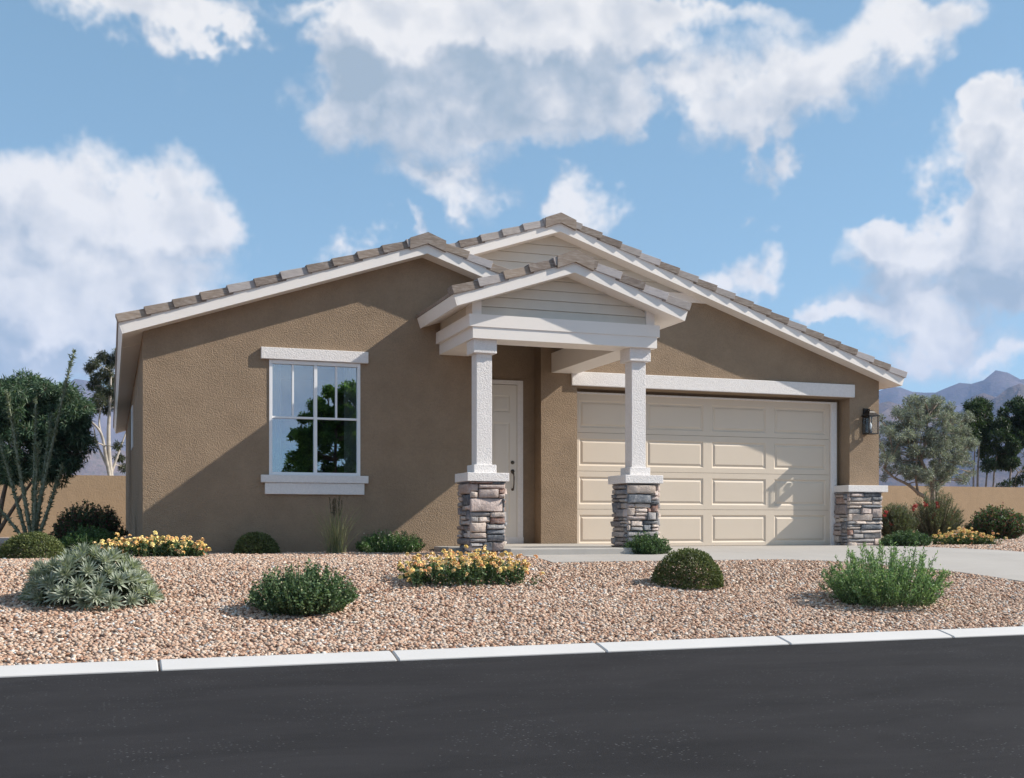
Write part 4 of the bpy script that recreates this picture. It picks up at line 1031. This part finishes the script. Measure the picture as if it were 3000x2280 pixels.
# eucalyptus behind the wall
TY = 43.0
cl = [(300,1045,22),(275,1065,20),(325,1060,22),(345,1040,18),(262,1080,16),(310,1090,22),(285,1110,24),(325,1115,22),(270,1130,16),(300,1145,24),(335,1145,20),(290,1170,24),(320,1175,22),(350,1110,20),(280,1195,18),(310,1200,16),(345,1190,18),(360,1070,20),(262,1200,14),(270,1290,14),(350,1340,16),(362,1370,14),(345,1305,14),(255,1240,10),(378,1100,24),(375,1160,20)]
root = plant('white_trunk_tree', 'tall sparse tree with pale peeling trunk behind the boundary wall', 'tree', (at_y(325, 1560, TY).x, TY, PADZ))
tree(root, None, px_clumps(cl, TY, .8), [(trunk_px([(338,1580,0),(330,1440,0),(320,1350,0),(318,1260,0),(322,1180,0),(325,1090,0)], TY), .12, .03), (trunk_px([(332,1450,0),(312,1350,-.1),(296,1270,-.2),(262,1232,-.3),(240,1220,-.3)], TY), .075, .02), (trunk_px([(322,1400,0),(350,1320,.1),(372,1260,.2)], TY), .055, .02), (trunk_px([(300,1285,0),(290,1240,0),(296,1190,0)], TY), .05, .02), (trunk_px([(316,1370,0),(284,1300,.1),(275,1250,.1)], TY), .05, .02)],
     .13, .028, 760, [(.055,.072,.040),(.075,.090,.052),(.040,.055,.030),(.10,.11,.07)], M_BARKE, droop=.5, shell=.2)
# olive tree on the right
TY = 26.5
cl = fill([], 2575, 2850, 1150, 1425, 13, 23, 260, lambda x, y: ((x - 2722) / 124) ** 2 + ((y - 1290) / 128) ** 2 < 1 + .3 * math.sin(x * .09) * math.cos(y * .08))
cl += [(2735,1172,17),(2705,1170,16),(2690,1195,18),(2660,1200,16),(2640,1215,15),(2755,1185,16),(2780,1215,18),(2770,1250,20),(2800,1270,20),(2825,1290,18),(2820,1320,16),(2835,1390,15),(2815,1405,18),(2590,1255,18),(2592,1300,20),(2580,1340,18),(2600,1380,18),(2588,1400,14),(2625,1300,18),(2660,1395,14),(2845,1360,13),(2770,1400,18),(2740,1380,20),(2570,1270,16),(2580,1225,14),(2600,1245,16),(2575,1310,18),(2605,1330,16),(2612,1275,16),(2570,1360,16),(2850,1385,12),(2830,1410,12),(2755,1412,16),(2790,1380,18)]
root = plant('olive_tree', 'grey green olive tree with twisting branches beyond the driveway', 'tree', (at_y(2730, 1570, TY).x, TY, PADZ))
tree(root, None, px_clumps(cl, TY, .85), [(trunk_px([(2722,1575,0),(2715,1470,0),(2690,1445,-.1),(2660,1420,-.2),(2620,1400,-.3),(2592,1375,-.3)], TY), .075, .02), (trunk_px([(2730,1575,0),(2733,1450,0),(2726,1400,0),(2700,1350,-.1),(2710,1300,-.1),(2718,1240,0)], TY), .075, .02), (trunk_px([(2738,1570,0),(2745,1440,.1),(2775,1400,.1),(2800,1350,.1)], TY), .06, .018), (trunk_px([(2733,1440,0),(2740,1380,-.3),(2760,1330,-.4),(2765,1260,-.3)], TY), .045, .015), (trunk_px([(2690,1450,0),(2682,1380,-.3),(2690,1330,-.3)], TY), .04, .015)],
     .074, .018, 900, [(.25,.285,.255),(.32,.355,.32),(.19,.225,.195),(.42,.455,.41),(.145,.175,.145)], M_BARKO, shell=.25)
# trees behind the wall on the right
TY = 42.0
def backtree(name, label, cl, trunks):
    root = plant(name, label, 'tree', (at_y(trunks[0][0][0], 1560, TY).x, TY, PADZ))
    tree(root, None, px_clumps(cl, TY, .9), [(trunk_px(L, TY), .06, .02) for L in trunks], .15, .045, 420, [(.036,.066,.030),(.052,.088,.040),(.072,.110,.054),(.030,.054,.026)], M_BARKO, shell=.3)
cl = fill([(2870,1180,20),(2850,1195,20),(2890,1190,20)], 2815, 2905, 1185, 1300, 18, 28, 26, lambda x, y: ((x - 2860) / 48) ** 2 + ((y - 1245) / 62) ** 2 < 1)
backtree('multi_trunk_tree', 'dark green multi trunk tree behind the wall with a domed crown', cl, [[(2864,1575,0),(2864,1400,0),(2868,1310,0),(2862,1260,0)], [(2853,1575,0),(2852,1400,.1),(2858,1290,.1)]])
cl = fill([(2985,1180,22),(3010,1190,26),(2960,1190,18),(2940,1210,18)], 2925, 3060, 1190, 1290, 18, 30, 30, lambda x, y: ((x - 2995) / 70) ** 2 + ((y - 1245) / 62) ** 2 < 1)
cl += fill([], 2870, 2995, 1280, 1380, 16, 26, 30, lambda x, y: ((x - 2930) / 62) ** 2 + ((y - 1325) / 50) ** 2 < 1)
backtree('multi_trunk_tree', 'wide dark green tree behind the wall with low hanging foliage', cl, [[(2905,1575,0),(2912,1390,0),(2930,1300,0)], [(2882,1575,.2),(2890,1400,.2),(2910,1330,.1)], [(2945,1575,-.2),(2962,1370,-.2),(2980,1260,0)], [(2950,1575,0),(2975,1400,.2),(3010,1370,.3),(3030,1250,.3)]])
cl = [(2930,1425,12),(2950,1418,14),(2972,1412,16),(2995,1405,18),(3015,1380,22),(3020,1330,24)]
root = plant('wall_top_bush', 'dark green bush showing just above the wall top', 'shrub', (at_y(2975, 1560, 40).x, 40, PADZ))
tree(root, None, px_clumps(cl, 40, .3), [(trunk_px([(2975,1575,0),(2975,1430,0)], 40), .06, .02)], .13, .035, 420, [(.026,.050,.022),(.040,.070,.030)], M_BARK, shell=.3)
# tree across the street, seen mirrored in the front window
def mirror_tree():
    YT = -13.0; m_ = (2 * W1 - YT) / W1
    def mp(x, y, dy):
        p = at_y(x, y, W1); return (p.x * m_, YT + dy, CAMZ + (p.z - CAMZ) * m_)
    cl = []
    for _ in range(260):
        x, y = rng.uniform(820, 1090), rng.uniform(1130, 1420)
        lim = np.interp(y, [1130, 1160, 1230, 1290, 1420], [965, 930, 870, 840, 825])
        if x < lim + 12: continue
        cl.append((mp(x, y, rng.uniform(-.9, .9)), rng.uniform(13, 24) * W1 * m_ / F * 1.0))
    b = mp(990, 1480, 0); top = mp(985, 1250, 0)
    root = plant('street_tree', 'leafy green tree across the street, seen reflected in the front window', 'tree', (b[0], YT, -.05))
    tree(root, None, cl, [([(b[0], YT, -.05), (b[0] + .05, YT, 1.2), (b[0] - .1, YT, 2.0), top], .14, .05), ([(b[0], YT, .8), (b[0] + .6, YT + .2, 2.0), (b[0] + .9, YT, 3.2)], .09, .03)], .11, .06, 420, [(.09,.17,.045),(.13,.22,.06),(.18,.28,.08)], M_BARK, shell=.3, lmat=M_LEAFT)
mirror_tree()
# ------------------------------------------------------------------ gravel
def gravel(name, regions, zfun, sizes, seed):
    r = np.random.default_rng(seed); P = []; S = []
    for (x0, x1, y0, y1, dens, smin, smax) in regions:
        n = int((x1 - x0) * (y1 - y0) * dens); x = r.uniform(x0, x1, n); y = r.uniform(y0, y1, n)
        P.append(np.stack([x, y], 1)); S.append(r.uniform(smin, smax, n) ** 1.0)
    P = np.concatenate(P); S = np.concatenate(S); x, y = P[:, 0], P[:, 1]
    dl = np.interp(y, [8.6, 9.3, 10.69, 11.53, 12.3, 12.55], [10.6, 10.45, 10.20, 9.72, 8.75, 8.05])
    on_drive = ((y <= 12.56) & (x > dl + .0) & (x < XR)) | ((y > 12.55) & (y < 17.2) & (x > 4.93) & (x < XR)) | ((y > 13.6) & (x > 4.28) & (x < 6))
    in_house = (x > .42) & (x < 12.75) & (y > W1) & (y < 32)
    u = (x * CT - y * ST) / (x * ST + y * CT)
    seen = (u > -.74) & (u < .60) & ~on_drive & ~in_house & ~((np.abs(x - 4.575) < .2) & (np.abs(y - 14.1) < .2))
    x, y, S = x[seen], y[seen], S[seen]; n = len(x)
    z = np.interp(y, PX_, PZ_) + r.uniform(-.004, .007, n)
    pal = np.array([sr(206,172,152), sr(196,158,138), sr(182,142,120), sr(220,196,180), sr(212,182,163), sr(164,120,98), sr(230,216,206), sr(204,190,184), sr(188,162,147), sr(158,127,110), sr(212,212,216), sr(152,105,88)])
    k = pal[r.choice(len(pal), size=n, p=[.17,.17,.15,.09,.13,.08,.04,.03,.07,.04,.01,.02])] * r.uniform(.80, 1.06, (n, 1)) * np.array([.97, 1.04, 1.03])
    V0 = np.array([(0, -1, 1.618), (0, 1, 1.618), (0, -1, -1.618), (0, 1, -1.618), (1, 1.618, 0), (-1, 1.618, 0), (1, -1.618, 0), (-1, -1.618, 0), (1.618, 0, 1), (-1.618, 0, 1), (1.618, 0, -1), (-1.618, 0, -1)]) / 1.902
    F0 = np.array([(0,1,8),(0,8,6),(0,6,7),(0,7,9),(0,9,1),(1,9,5),(1,5,4),(1,4,8),(8,4,10),(8,10,6),(6,10,2),(6,2,7),(7,2,11),(7,11,9),(9,11,5),(5,11,3),(5,3,4),(4,3,10),(10,3,2),(2,3,11)])
    V1 = np.array([(1,0,0),(-1,0,0),(0,1,0),(0,-1,0),(0,0,1),(0,0,-1)], float) * 1.15
    F1 = np.array([(0,2,4),(2,1,4),(1,3,4),(3,0,4),(2,0,5),(1,2,5),(3,1,5),(0,3,5)])
    VV, FF, KK, off = [], [], [], 0
    for sel, Vb, Fb in ((y < 10.8, V0, F0), (y >= 10.8, V1, F1)):
        m_ = int(sel.sum()); nv = len(Vb)
        J = Vb[None] * r.uniform(.70, 1.25, (m_, nv, 1)); J = J * r.uniform(.7, 1.25, (m_, 1, 3))
        q = unit(r.normal(size=(m_, 4))); a, b, c, d = q.T
        Rm = np.stack([1-2*(c*c+d*d), 2*(b*c-a*d), 2*(b*d+a*c), 2*(b*c+a*d), 1-2*(b*b+d*d), 2*(c*d-a*b), 2*(b*d-a*c), 2*(c*d+a*b), 1-2*(b*b+c*c)], 1).reshape(m_, 3, 3)
        J = np.einsum('nij,nkj->nki', Rm, J) * (S[sel] / 2)[:, None, None]; J[:, :, 2] *= .66
        V = J + np.stack([x[sel], y[sel], z[sel]], 1)[:, None, :]
        VV.append(V.reshape(-1, 3)); FF.append((np.arange(m_)[:, None, None] * nv + Fb[None]).reshape(-1, 3) + off); KK.append(np.repeat(k[sel], nv, axis=0)); off += m_ * nv
    return mesh_np(name, np.concatenate(VV), [np.concatenate(FF)], np.concatenate(KK))
def gravelmat():
    m, N, b, o = newmat('gravel_stone'); at = N.node('ShaderNodeAttribute'); at.attribute_name = 'col'
    n = N.noise(opos(N), 90, 3, .6); N.put(b.inputs['Base Color'], N.mix(N.maprange(n, .35, .65, 0, .3), at.outputs['Color'], (.30, .22, .17)))
    b.inputs['Roughness'].default_value = .9; b.inputs['Specular IOR Level'].default_value = .2; return m
M_GRAV = gravelmat()
gm = gravel('gravel', [(-2.5, 11.2, KY + .23, 10.8, 1750, .018, .046), (-4.0, 10.5, 10.8, 15.5, 1350, .022, .046), (12.6, 22, 9, 20, 330, .035, .065), (-9, .5, 15.5, 24, 330, .035, .065), (-5.5, -2.5, KY + .23, 10.8, 600, .028, .058), (-7.0, -4.0, 10.8, 15.5, 420, .03, .06), (12.7, 26, 20, 30, 110, .045, .075)], None, None, 5)
tag(link('gravel', gm, M_GRAV), 'pinkish tan crushed gravel covering the front yard', 'gravel', kind='stuff')
# ------------------------------------------------------------------ mountains
def mountains(name, label, R0, depth, sky_px, col, seed, na=420, nr=26):
    r = np.random.default_rng(seed); azs = np.linspace(R(-95), R(125), na)
    pts = [];
    for (x, y) in sky_px:
        d = px_dir(x, y); pts.append((math.atan2(d[0], d[1]), d[2] / math.hypot(d[0], d[1])))
    pts.sort(); A = [p[0] for p in pts]; E_ = [p[1] for p in pts]
    ph = r.uniform(0, 6.28, 14); fr = np.array([3, 5, 8, 13, 21, 34, 55, 80, 110, 150, 200, 260, 330, 420]) * .5
    wob = sum(np.sin(azs * f + p) * .030 / (i + 1.5) for i, (f, p) in enumerate(zip(fr, ph)))
    outside = np.clip(np.maximum(A[0] - azs, azs - A[-1]) / .1, 0, 1)
    small = sum(np.sin(azs * f + p) * .0016 for f, p in zip(fr[7:], ph[7:]))
    tanel = np.interp(azs, A, E_) + wob * outside * .35 - outside * .02 + small
    V = []; grid = r.normal(size=(64, 160)); 
    def vn(a, b):
        a = np.mod(a, 63); b = np.mod(b, 159); i = np.floor(a).astype(int); j = np.floor(b).astype(int); fa = a - i; fb = b - j; fa = fa*fa*(3-2*fa); fb = fb*fb*(3-2*fb)
        return (grid[i, j]*(1-fa) + grid[i+1, j]*fa)*(1-fb) + (grid[i, j+1]*(1-fa) + grid[i+1, j+1]*fa)*fb
    for k in range(nr):
        q = k / (nr - 1); rad = R0 + depth * q
        prof = np.sin(min(q / .62, 1) * math.pi / 2) ** 1.3 if q <= .62 else 1 - ((q - .62) / .38) ** 1.5
        rough = sum(vn(azs * s_ * 9 + 7 * q * s_, q * 9 * s_ + s_) / s_ for s_ in (1, 2.1, 4.3, 8.7))
        ridge = 1 - np.abs(rough) * .30
        Hh = tanel * (R0 + depth * .62) * prof * (1 if abs(q - .62) < .03 else np.clip(ridge, .4, 1.04))
        Hh = np.minimum(Hh, tanel * rad * 1.002)
        V.append(np.stack([np.sin(azs) * rad, np.cos(azs) * rad, Hh + CAMZ - (6 if q == 0 else 0)], 1))
    V = np.concatenate(V); idx = np.arange(na * nr).reshape(nr, na)
    Fc = np.stack([idx[:-1, :-1], idx[:-1, 1:], idx[1:, 1:], idx[1:, :-1]], -1).reshape(-1, 4)
    me = mesh_np(name, V, [Fc], smooth=True); m_, N, b, o = newmat(name + '_rock'); p = opos(N)
    n = N.noise(p, .004, 6, .65); n2 = N.noise(p, .05, 3, .7)
    c = N.ramp(n, [(.3, tuple(x * .7 for x in col)), (.7, tuple(x * 1.25 for x in col))]); c = N.mix(N.maprange(n2, .5, .65, 0, .45), c, (.06, .075, .045))
    N.put(b.inputs['Base Color'], c); b.inputs['Roughness'].default_value = 1; b.inputs['Specular IOR Level'].default_value = 0; bump(N, b, n, .6, 40)
    o_ = link(name, me, m_); tag(o_, kind='structure'); return o_
mountains('far_mountains', '', 4200, 1500, [(-300,1200),(-100,1180),(60,1165),(150,1128),(220,1108),(250,1120),(330,1150),(420,1160),(900,1190),(1500,1180),(2200,1170),(2500,1145),(2580,1143),(2630,1135),(2680,1145),(2740,1144),(2800,1138),(2860,1118),(2900,1096),(2930,1092),(2965,1103),(3000,1097),(3100,1080),(3300,1120)], (.115, .095, .10), 11)
mountains('near_hills', '', 2500, 900, [(-300,1300),(100,1290),(330,1320),(1500,1330),(2400,1260),(2560,1175),(2600,1172),(2660,1180),(2720,1215),(2790,1230),(2830,1180),(2860,1155),(2890,1152),(2930,1172),(2955,1155),(2985,1146),(3050,1150),(3200,1190)], (.165, .125, .11), 17)
# ------------------------------------------------------------------ haze
def haze():
    mm = MB(); mm.box(-9200, 9200, -9200, 9200, -8, 730); m_ = bpy.data.materials.new('haze'); m_.use_nodes = True; N = NT(m_.node_tree); m_.node_tree.nodes.clear()
    v = N.node('ShaderNodeVolumePrincipled'); v.inputs['Color'].default_value = (.42, .60, 1.0, 1); v.inputs['Density'].default_value = 0.95e-4; v.inputs['Anisotropy'].default_value = 0.0
    o = N.node('ShaderNodeOutputMaterial'); N.l.new(v.outputs[0], o.inputs['Volume']); tag(mm.build('haze', m_), kind='stuff')
haze()
